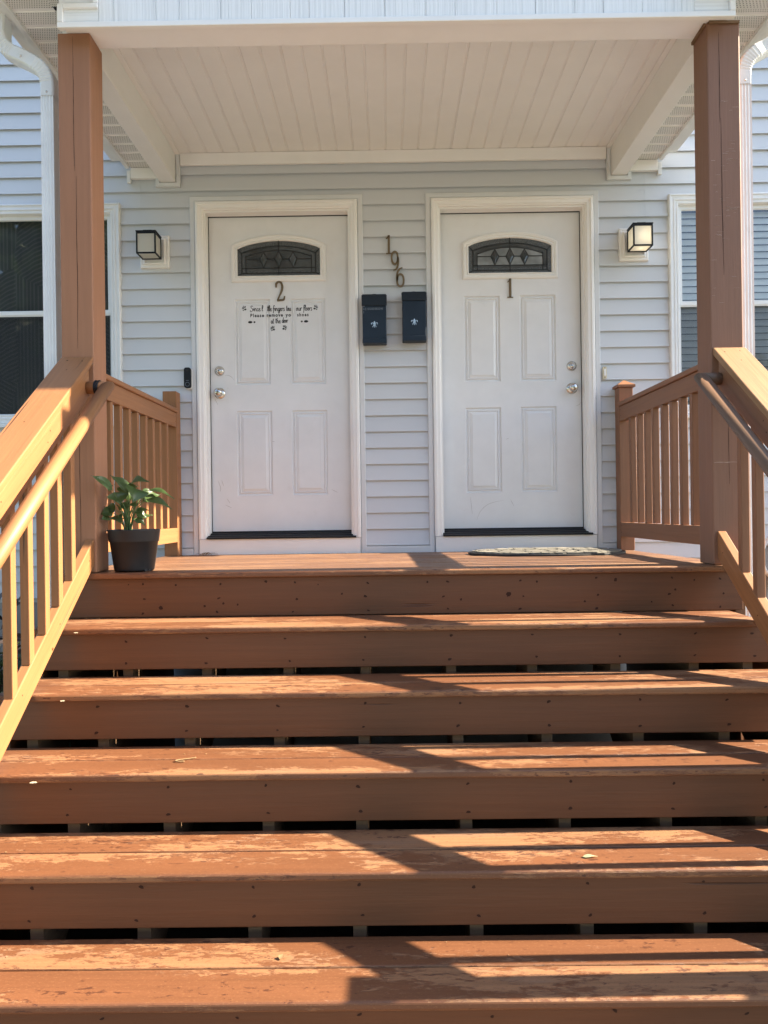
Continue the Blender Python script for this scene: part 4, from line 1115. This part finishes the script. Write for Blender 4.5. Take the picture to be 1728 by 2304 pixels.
# ------------------------------------------------------------------ mailboxes
def mailbox(x0, x1, z0, z1, zl, label, letters):
    t = thing('mailbox', label, 'mailbox', ((x0 + x1) / 2, 4.58, z0), 'navy wall mailboxes between the doors')
    c = (x0 + x1) / 2; yf = 4.506
    m2 = MB(); m2.box(x0 + .004, x1 - .004, yf, 4.5855, z0 + .003, z1 - .006); build('body', m2, M['navy'], t, .004)
    n = 16; top = [(x0 + .004 + (x1 - x0 - .008) * i / n, z1 - .004 + .020 * math.sin(math.pi * i / n) ** 1.6) for i in range(n + 1)]
    m2 = MB(); m2.extr([(x0 + .004, z1 - .05)] + top + [(x1 - .004, z1 - .05)], 4.578, 4.5855, lambda p, q: (p[0], q, p[1])); build('back_plate', m2, M['navy_dark'], t)
    # overhanging lid, sloping from the wall to a front lip
    m2 = MB()
    zf = z1 - .016
    m2.extr([(4.5775, z1), (yf + .004, zf + .006), (yf - .007, zf), (yf - .0075, zl), (yf - .0045, zl), (yf - .004, zf - .004), (4.5775, z1 - .004)], x0, x1, lambda p, q: (q, p[0], p[1])); build('lid', m2, M['navy_dark'], t, .0012, 1)
    m2 = MB(); m2.box(x0 + .003, x1 - .003, yf - .006, yf - .0005, z0, z0 + .030); build('bottom_lip', m2, M['navy'], t, .003)
    # fleur-de-lis
    m2 = MB(); zc = z0 + .115; y = yf - .0035; k = .0208
    leafp = lambda pts: m2.extr([(c + a * k, zc + b * k) for a, b in pts], y, yf - .0003, lambda p, q: (p[0], q, p[1]))
    leafp([(0, 1.15), (.22, .62), (.26, .30), (.12, .0), (.12, -.7), (0, -1.1), (-.12, -.7), (-.12, .0), (-.26, .30), (-.22, .62)])
    for s_ in (-1, 1):
        ribbon(m2, [(c + s_ * a * k, zc + b * k) for a, b in [(v.x, v.y) for v in catmull([(.14, -.12), (.34, .30), (.62, .50), (.88, .36), (.86, .10), (.68, .06)], 4)]], k * .20, y, yf - .0003)
        ribbon(m2, [(c + s_ * a * k, zc + b * k) for a, b in [(v.x, v.y) for v in catmull([(.10, -.30), (.34, -.42), (.54, -.62), (.46, -.80)], 4)]], k * .17, y, yf - .0003)
    ribbon(m2, [(c - .36 * k, zc - .20 * k), (c + .36 * k, zc - .20 * k)], k * .16, y - .0006, yf - .0003)
    build('fleur_de_lis', m2, M['silver'], t)
    if letters:
        m2 = MB(); ya = yf - .0006
        type_line(m2, 'C', x0 + .019, x0 + .029, z1 - .104, .018, ya); type_line(m2, 'OUOSKON', x0 + .036, x1 - .026, z1 - .103, .018, ya)
        type_line(m2, 'A', x0 + .008, x0 + .016, z1 - .104, .018, ya); type_line(m2, 'S', x0 + .008, x0 + .015, z1 - .124, .018, ya)
        build('lettering', m2, M['faded'], t)['kind'] = 'stuff'
        m2 = MB(); m2.lathe([(.0001, .0008), (.0055, .0008), (.006, 0)], (x0 + .0125, yf, z1 - .080), 'y', 14); build('rivet', m2, M['faded'], t)
mailbox(-.148, .007, 1.279, 1.588, 1.508, 'navy wall mailbox with faded lettering, set lower, next to the door numbered 2', True)
mailbox(.098, .252, 1.291, 1.600, 1.537, 'plain navy wall mailbox, set higher, next to the door numbered 1', False)

# ------------------------------------------------------------------ house numbers
for ch, x, z, wd, rot, nm in (('1', .006, 1.852, .052, 0, 'bronze digit 1 at the top of the slanting house number'), ('9', .040, 1.747, .056, -.12, 'bronze digit 9 in the middle of the slanting house number'), ('6', .067, 1.647, .058, -.06, 'bronze digit 6 just above the mailboxes')):
    o = build('house_number', digit(ch, x, z, .120, wd, 4.577, .009, -rot * .4), M['bronze']); tag(o, nm, 'house number', 'house number digits')

# ------------------------------------------------------------------ doorbells
t = thing('video_doorbell', 'black video doorbell in a white holder beside the door numbered 2', 'doorbell', (-1.239, 4.58, 1.09))
def rrect(x0, x1, z0, z1, r, n=6):
    pts = []
    for cx_, cz_, a0 in ((x1 - r, z1 - r, 0), (x0 + r, z1 - r, 90), (x0 + r, z0 + r, 180), (x1 - r, z0 + r, 270)):
        for i in range(n + 1):
            a = math.radians(a0 + 90 * i / n); pts.append((cx_ + r * math.cos(a), cz_ + r * math.sin(a)))
    return pts
m2 = MB(); m2.extr(rrect(-1.2615, -1.2135, 1.026, 1.156, .015), 4.574, 4.600, lambda p, q: (p[0], q, p[1])); build('holder', m2, M['white'], t)
m2 = MB(); m2.extr(rrect(-1.2625, -1.2190, 1.030, 1.158, .015), 4.558, 4.5735, lambda p, q: (p[0], q, p[1])); build('body', m2, M['black'], t)
m2 = MB(); m2.lathe([(.0115, .0006), (.0128, .0015), (.014, .0006)], (-1.2408, 4.558, 1.053), 'y', 24); build('button_ring', m2, M['faded'], t)
m2 = MB(); m2.lathe([(.0001, .0022), (.006, .0015), (.008, .0003)], (-1.2408, 4.558, 1.141), 'y', 20); build('lens', m2, M['rubber'], t)
m2 = MB(); m2.box(-1.2490, -1.2325, 4.5572, 4.5579, 1.0755, 1.0785); build('mark', m2, M['faded'], t)
t = thing('doorbell_button', 'small ivory doorbell button beside the door numbered 1', 'doorbell', (1.36, 4.585, 1.092))
m2 = MB(); m2.extr(rrect(1.348, 1.372, 1.055, 1.129, .004), 4.577, 4.590, lambda p, q: (p[0], q, p[1])); build('housing', m2, M['ivory'], t)
m2 = MB(); m2.extr(rrect(1.3545, 1.3655, 1.072, 1.113, .003), 4.571, 4.5768, lambda p, q: (p[0], q, p[1])); build('button', m2, M['vinyl'], t)
for z in (1.0625, 1.122):
    m2 = MB(); m2.lathe([(.0001, .0012), (.003, .0008), (.0035, 0)], (1.360, 4.577, z), 'y', 12); build('screw', m2, M['bronze'], t)

# ------------------------------------------------------------------ doormat
t = thing('doormat', 'oval doormat with cream stone pattern and black rubber rim lying before the door numbered 1', 'doormat', (.90, 4.20, -.01))
A_, B_ = .445, .315; c = (.900, 4.205); zd = -.0085
m2 = MB(); el = [(c[0] + A_ * math.cos(q * math.pi / 32), c[1] + B_ * math.sin(q * math.pi / 32)) for q in range(64)]
m2.extr(el, zd, zd + .014, lambda p, q: (p[0], p[1], q)); build('base', m2, M['rubber'], t, .003)
m2 = MB(); rnd = random.Random(9)
rows = 7
for r in range(rows):
    y0 = c[1] - B_ * .93 + 2 * B_ * .93 * r / rows; y1 = y0 + 2 * B_ * .93 / rows - .012; x = c[0] - A_ - rnd.uniform(0, .08)
    while x < c[0] + A_:
        wd = rnd.uniform(.06, .15)
        pts = []
        for (px_, py_) in ((x, y0), (x + wd * .5, y0 - .004), (x + wd - .012, y0), (x + wd - .010, (y0 + y1) / 2), (x + wd - .014, y1), (x + wd * .5, y1 + .003), (x + .003, y1), (x - .002, (y0 + y1) / 2)):
            px_ += rnd.uniform(-.006, .006); py_ += rnd.uniform(-.005, .005)
            d = math.hypot((px_ - c[0]) / (A_ * .95), (py_ - c[1]) / (B_ * .95))
            if d > 1: px_ = c[0] + (px_ - c[0]) / d; py_ = c[1] + (py_ - c[1]) / d
            pts.append((px_, py_))
        ar = sum(pts[i][0] * pts[(i + 1) % 8][1] - pts[(i + 1) % 8][0] * pts[i][1] for i in range(8)) / 2
        if ar > .0008: m2.extr(pts, zd + .0142, zd + .020 + rnd.uniform(0, .002), lambda p, q: (p[0], p[1], q))
        x += wd
build('stone_pattern', m2, M['matstone'], t, .002, 1)['kind'] = 'stuff'

# ------------------------------------------------------------------ potted plant
PC = (-1.108, 3.185)
t = thing('potted_plant', 'leafy green plant in a dark grey plastic pot by the porch post', 'potted plant', (PC[0], PC[1], 0))
m2 = MB(); m2.lathe([(.0001, .004), (.080, .004), (.081, .002), (.083, .006), (.0845, .012), (.1005, .126), (.1035, .1275), (.1045, .131), (.110, .175), (.1110, .1785), (.1085, .1800), (.1060, .1765), (.0985, .128), (.082, .02), (.0001, .016)], (PC[0], PC[1], .0005), 'z', 56)
build('pot', m2, M['pot'], t, smooth=True)
for a in (-.4, -.65):
    m2 = MB(); m2.obox((PC[0] + .0828 * math.cos(a - .1) , PC[1] + .0828 * math.sin(a - .1), .002), (.016 * -math.sin(a), .016 * math.cos(a), 0), (.003 * math.cos(a), .003 * math.sin(a), 0), (0, 0, .008)); build('drain_slot', m2, M['rubber'], t)
m2 = MB(); m2.lathe([(.0001, .166), (.06, .164), (.102, .160)], (PC[0], PC[1], 0), 'z', 24); build('soil', m2, M['soil'], t)
LEAVES = [((-1.169,3.100,0.351),(-1.222,3.035,0.403),0.030),((-1.134,3.177,0.345),(-1.199,3.182,0.410),0.045),((-1.136,3.193,0.365),(-1.038,3.148,0.384),0.040),((-1.171,3.136,0.342),(-1.148,3.131,0.293),0.051),((-1.088,3.151,0.359),(-1.085,3.112,0.302),0.053),((-1.058,3.195,0.349),(-0.944,3.187,0.315),0.028),((-1.060,3.185,0.323),(-1.004,3.178,0.307),0.019),((-1.048,3.173,0.311),(-0.937,3.137,0.269),0.023),((-1.074,3.193,0.303),(-1.058,3.221,0.299),0.015),((-1.192,3.166,0.253),(-1.232,3.143,0.247),0.032),((-1.202,3.155,0.232),(-1.222,3.121,0.226),0.025),((-1.186,3.180,0.269),(-1.216,3.164,0.276),0.029),((-1.168,3.173,0.266),(-1.174,3.126,0.299),0.024),((-1.108,3.187,0.255),(-1.041,3.179,0.261),0.017),((-1.097,3.178,0.252),(-1.061,3.197,0.231),0.026),((-1.100,3.168,0.222),(-1.061,3.181,0.200),0.025),((-1.146,3.179,0.269),(-1.135,3.201,0.303),0.024),((-1.166,3.182,0.277),(-1.149,3.216,0.255),0.023),((-1.192,3.188,0.240),(-1.150,3.147,0.210),0.027),((-1.121,3.163,0.348),(-1.073,3.133,0.362),0.024),((-1.151,3.193,0.185),(-1.131,3.182,0.175),0.013),((-1.207,3.173,0.348),(-1.182,3.160,0.373),0.018),((-1.124,3.185,0.293),(-1.097,3.170,0.277),0.022),((-1.15,3.21,0.31),(-1.115,3.26,0.335),0.035),((-1.09,3.22,0.32),(-1.03,3.27,0.33),0.038),((-1.16,3.21,0.24),(-1.19,3.26,0.25),0.03),((-1.10,3.21,0.23),(-1.06,3.27,0.24),0.03),((-1.14,3.20,0.34),(-1.16,3.24,0.38),0.04)]
rnd = random.Random(4)
def leaf_mesh(m2, B, T, wd, droop, fold, nrm_bias, na=8, nb=3):
    B, T = Vector(B), Vector(T); ax = T - B; L = ax.length; ax.normalize()
    up = Vector(nrm_bias); up = (up - ax * up.dot(ax)).normalized(); side = ax.cross(up)
    n0 = len(m2.v); vs_ = []
    for i in range(na + 1):
        s = i / na; hw = wd * .66 * (math.sin(math.pi * s ** .62) ** 1.25 if 0 < s < 1 else 0)
        for j in range(-nb, nb + 1):
            q = j / nb
            ripple = .06 * wd * math.sin(9 * s + 2 * q) * abs(q)
            p = B + ax * (L * s) + side * (hw * q) + up * (abs(q) * hw * fold + droop * L * math.sin(math.pi * s) - .0 + ripple)
            vs_.append(p)
    W_ = 2 * nb + 1; fs = [[i * W_ + j, i * W_ + j + 1, (i + 1) * W_ + j + 1, (i + 1) * W_ + j] for i in range(na) for j in range(W_ - 1)]
    m2.poly(vs_, fs)
for B, T, wd in LEAVES:
    m2 = MB(); T = Vector(B).lerp(Vector(T), 1.12); leaf_mesh(m2, B, T, wd * 1.45, rnd.uniform(.05, .16), rnd.uniform(.15, .4), (rnd.uniform(-.15, 1.1), -.6 + rnd.uniform(-.25, .35), .75)); build('leaf', m2, M['leaf'], t, smooth=True)
m2 = MB(); base0 = Vector((-1.135, 3.19, .166))
for k, (B, T, wd) in enumerate(LEAVES):
    B = Vector(B); st = base0 + Vector((rnd.uniform(-.014, .014), rnd.uniform(-.012, .012), 0))
    mid = st.lerp(B, .55) + Vector((-(B.x - st.x) * .18, 0, .015))
    m2.tube(catmull([st, mid, B], 5), [.0030 - .0018 * i / 10 for i in range(11)], 6)
build('stem', m2, M['stem'], t, smooth=True)

# ------------------------------------------------------------------ shrubs beside the steps
def shrub(x, y, r, h, n, mat, label, strap, seed, grp='shrubs in the bed by the steps'):
    rnd = random.Random(seed); t = thing('shrub', label, 'shrub', (x, y, GROUND), grp)
    m2 = MB(); tw = MB()
    for i in range(n):
        a = rnd.uniform(0, 2 * math.pi); rr = r * math.sqrt(rnd.random()); zz = GROUND + h * (.12 + .88 * rnd.random()) * (1 - .35 * (rr / r) ** 2)
        p = Vector((x + rr * math.cos(a), y + rr * math.sin(a) * .8, zz)); L = rnd.uniform(.05, .10) * (1.7 if strap else 1)
        d = Vector((math.cos(a) + rnd.uniform(-.8, .8), math.sin(a) + rnd.uniform(-.8, .8), rnd.uniform(-.3, .9))).normalized()
        leaf_mesh(m2, p, p + d * L, L * (.22 if strap else .5), rnd.uniform(-.05, .12), .25, (rnd.uniform(-.6, .6), -.5, .8), 3, 1)
        if i % 9 == 0: tw.tube([(x + rnd.uniform(-.08, .08), y + rnd.uniform(-.08, .08), GROUND), (x + rr * .6 * math.cos(a), y + rr * .5 * math.sin(a), (zz + GROUND) / 2), tuple(p)], [.006, .004, .002], 5)
    build('foliage', m2, mat, t, smooth=True); build('branch', tw, M['bark'], t)
shrub(-1.98, 3.75, .40, .92, 1500, M['shrub_leaf'], 'bushy dark green shrub seen between the sunlit stair balusters', False, 1)
shrub(-2.30, 4.20, .30, 1.16, 420, M['shrub_dark'], 'spindly purple leaved shrub against the siding under the curtained window', True, 2)
shrub(-1.75, 2.75, .34, .70, 1300, M['shrub_leaf'], 'low green shrub hugging the side of the stairs below the tan railing', False, 3)

# round grey yard item just showing past the right balusters
t = thing('round_yard_item', 'round grey object with a pale rim, just showing behind the outermost stair baluster', 'hose reel', (2.29, 4.3, GROUND))
m2 = MB(); m2.lathe([(.030, .03), (.05, .02), (.142, .006), (.150, .014), (.158, .010), (.160, -.006), (.150, -.012)], (2.29, 4.22, -.045), 'y', 40); build('face_disc', m2, M['greyplastic'], t, smooth=True)
m2 = MB(); m2.lathe([(.150, .018), (.157, .020), (.163, .012), (.163, -.008), (.155, -.014)], (2.29, 4.218, -.045), 'y', 40); build('rim', m2, M['alum'], t, smooth=True)
for a in range(3):
    an = a * 2.094 + .5; m2 = MB(); m2.tube([(2.29 + .03 * math.cos(an), 4.20, -.045 + .03 * math.sin(an)), (2.29 + .15 * math.cos(an), 4.212, -.045 + .15 * math.sin(an))], .010, 8); build('spoke', m2, M['alum'], t, smooth=True)
m2 = MB(); m2.lathe([(.0001, .06), (.025, .055), (.03, .03), (.03, -.10)], (2.29, 4.22, -.045), 'y', 24); build('hub', m2, M['greyplastic'], t, smooth=True)
for x in (2.16, 2.42):
    m2 = MB(); m2.tube([(x, 4.34, GROUND + .002), (x + (.05 if x < 2.29 else -.05), 4.30, -.045)], .016, 8); build('stand_tube', m2, M['greyplastic'], t)

# ------------------------------------------------------------------ small litter on the treads
m2 = MB(); zt = -3 * RISE
pts = catmull([(-.650, 2.435, zt + .005), (-.672, 2.428, zt + .004), (-.700, 2.418, zt + .004), (-.712, 2.408, zt + .004), (-.700, 2.400, zt + .004), (-.680, 2.402, zt + .004)], 5)
m2.tube(pts, [.0022] * len(pts), 6); tag(build('twig', m2, M['straw'], smooth=True), 'small curled dry twig lying on the third tread', 'twig')
m2 = MB(); zt = -4 * RISE; leaf_mesh(m2, (.545, 2.115, zt + .003), (.590, 2.118, zt + .003), .010, .05, .2, (0, -.2, 1), 5, 1)
tag(build('dry_leaf', m2, M['paleleaf'], smooth=True), 'narrow pale fallen leaf on the fourth tread in the striped shadow', 'leaf')
m2 = MB(); zt = -5 * RISE; leaf_mesh(m2, (-.305, 1.955, zt + .003), (-.300, 1.978, zt + .004), .012, .1, .3, (0, -.2, 1), 4, 1)
tag(build('dry_leaf', m2, M['straw'], smooth=True), 'tiny tan seed husk on the sunny part of the lowest visible tread', 'leaf')
for k, (x, y, s_, wd, lb) in enumerate(((-1.16, 2.70, 1, .013, 'pale fleck on the first tread near the lower rail'), (-1.105, 2.46, 2, .013, 'pale fleck on the second tread near the lower rail'), (-1.095, 2.232, 3, .018, 'large pale fleck on the third tread towards the lower rail'))):
    rn = random.Random(k); zt = -s_ * RISE
    m2 = MB(); ring = [(x + wd * rn.uniform(.35, .7) * math.cos(q * math.pi / 6), y + wd * rn.uniform(.25, .55) * math.sin(q * math.pi / 6)) for q in range(12)]
    m2.extr(ring, zt + .0008, zt + .0022, lambda p, q: (p[0], p[1], q)); tag(build('paint_fleck', m2, M['fleck']), lb, 'paint fleck', 'pale flecks on the treads')

rnd = random.Random(77); m2 = MB()
for i in range(260):
    r_ = rnd.random()
    if r_ < .45: x, y, zt = rnd.uniform(-1.18, 1.38), 4.555 - abs(rnd.gauss(0, .03)), -.0125
    else:
        s_ = rnd.randint(1, 5); x, y, zt = rnd.uniform(-1.25, 1.38), NOSE - RUN * s_ + .262 - abs(rnd.gauss(0, .05)), -RISE * s_
    L = rnd.uniform(.002, .006); a = rnd.uniform(0, 6.28)
    m2.poly([(x, y, zt + .0008), (x + L * math.cos(a), y + L * math.sin(a), zt + .0025), (x + L * 1.2 * math.cos(a + .7), y + L * 1.2 * math.sin(a + .7), zt + .001)], [[0, 1, 2]])
tag(build('grit', m2, M['straw']), 'fine dry grit gathered along the backs of the treads and the door sills', 'grit', kind='stuff')
shrub(2.36, 1.72, .34, 1.42, 900, M['shrub_leaf'], 'tall shrub at the sunny side of the lowest stairs, seen by its dappled shadow', False, 8)

m2 = MB(); rnd = random.Random(15)
for i in range(14):
    x = -1.20 + rnd.uniform(0, .07); y = 4.545 + rnd.uniform(-.03, .015); a = rnd.uniform(-1, .6); L = rnd.uniform(.03, .08)
    m2.tube(catmull([(x, y, -.011), (x + L * .5 * math.cos(a), y + L * .4 * math.sin(a), -.011 + rnd.uniform(.004, .018)), (x + L * math.cos(a), y + L * .6 * math.sin(a), -.0105 + rnd.uniform(.002, .012))], 4), .0009, 5)
tag(build('dry_grass_wisp', m2, M['straw']), 'thin wisp of dry grass at the lower left corner of the door numbered 2', 'dry grass')

# ------------------------------------------------------------------ trees across the yard, out of direct view
def tree(x, y, h, r, n, seed, label):
    rnd = random.Random(seed); t = thing('tree', label, 'tree', (x, y, GROUND), 'trees across the yard')
    m2 = MB(); m2.tube([(x, y, GROUND - .05), (x + .08, y, GROUND + h * .3), (x, y + .1, GROUND + h * .62), (x + .1, y, GROUND + h * .88)], [.26, .20, .12, .04], 10)
    cl = []
    for i in range(16):
        a = rnd.uniform(0, 6.28); el = rnd.uniform(-.4, 1.0); rr = r * rnd.uniform(.35, .85)
        c_ = Vector((x + rr * math.cos(a) * math.cos(el), y + rr * math.sin(a) * math.cos(el), GROUND + h * .62 + rr * math.sin(el) * .9)); cl.append((c_, r * rnd.uniform(.28, .5)))
        m2.tube([(x, y, GROUND + h * rnd.uniform(.3, .55)), tuple(c_.lerp(Vector((x, y, GROUND + h * .5)), .4)), tuple(c_)], [.08, .05, .015], 6)
    build('trunk', m2, M['bark'], t, smooth=True)
    m2 = MB()
    for i in range(n):
        c_, cr_ = rnd.choice(cl); d = Vector((rnd.gauss(0, 1), rnd.gauss(0, 1), rnd.gauss(0, .8))); d.normalize(); p = c_ + d * cr_ * rnd.random() ** .4
        dd = Vector((rnd.gauss(0, 1), rnd.gauss(0, 1), rnd.gauss(0, .6))).normalized(); sd_ = dd.cross(Vector((rnd.gauss(0, 1), rnd.gauss(0, 1), rnd.gauss(0, 1)))).normalized(); L = rnd.uniform(.35, .7)
        m2.poly([p, p + dd * L * .5 + sd_ * L * .3, p + dd * L, p + dd * L * .5 - sd_ * L * .3], [[0, 1, 2, 3]])
    build('crown', m2, M['tree_leaf'], t)
    return t
def copy_tree(src, x, y, k, rz, label):
    r = src.copy(); COL.objects.link(r); r.location = (x, y, GROUND); r.scale = (k, k, k); r.rotation_euler = (0, 0, rz); r['label'] = label
    for ch in list(src.children):
        c = ch.copy(); COL.objects.link(c); c.parent = r
    return r
t1 = tree(-8.0, -7.5, 8.5, 3.4, 6500, 1, 'broad leafy tree across the yard mirrored in the curtained window')
t2 = tree(-13.5, -9.0, 10.0, 3.8, 6500, 2, 'taller leafy tree behind the broad one across the yard')
for k, (src, x, y, sc_, rz, lb) in enumerate(((t1, -3.0, -15.0, 1.05, 1.0, 'added leafy tree at the far side of the paving, straight across from the doors'), (t2, 1.8, -17.0, .95, 2.0, 'added leafy tree across from the mailboxes at the far side of the paving'),  # row of copies added to block low sky and darken the upper wall
        (t1, 6.0, -19.0, .9, 3.1, 'added smaller leafy tree across from the blinds window'), (t2, -20.0, -6.0, 1.0, 4.0, 'added leafy tree at the far end of the row on the curtain side'),
        (t1, 12.5, -15.0, .8, 5.0, 'added low leafy tree towards the sunny end of the row'), (t2, 18.0, -12.0, .8, .6, 'added leafy tree at the sunny end of the row'))):
    copy_tree(src, x, y, sc_, rz, lb)
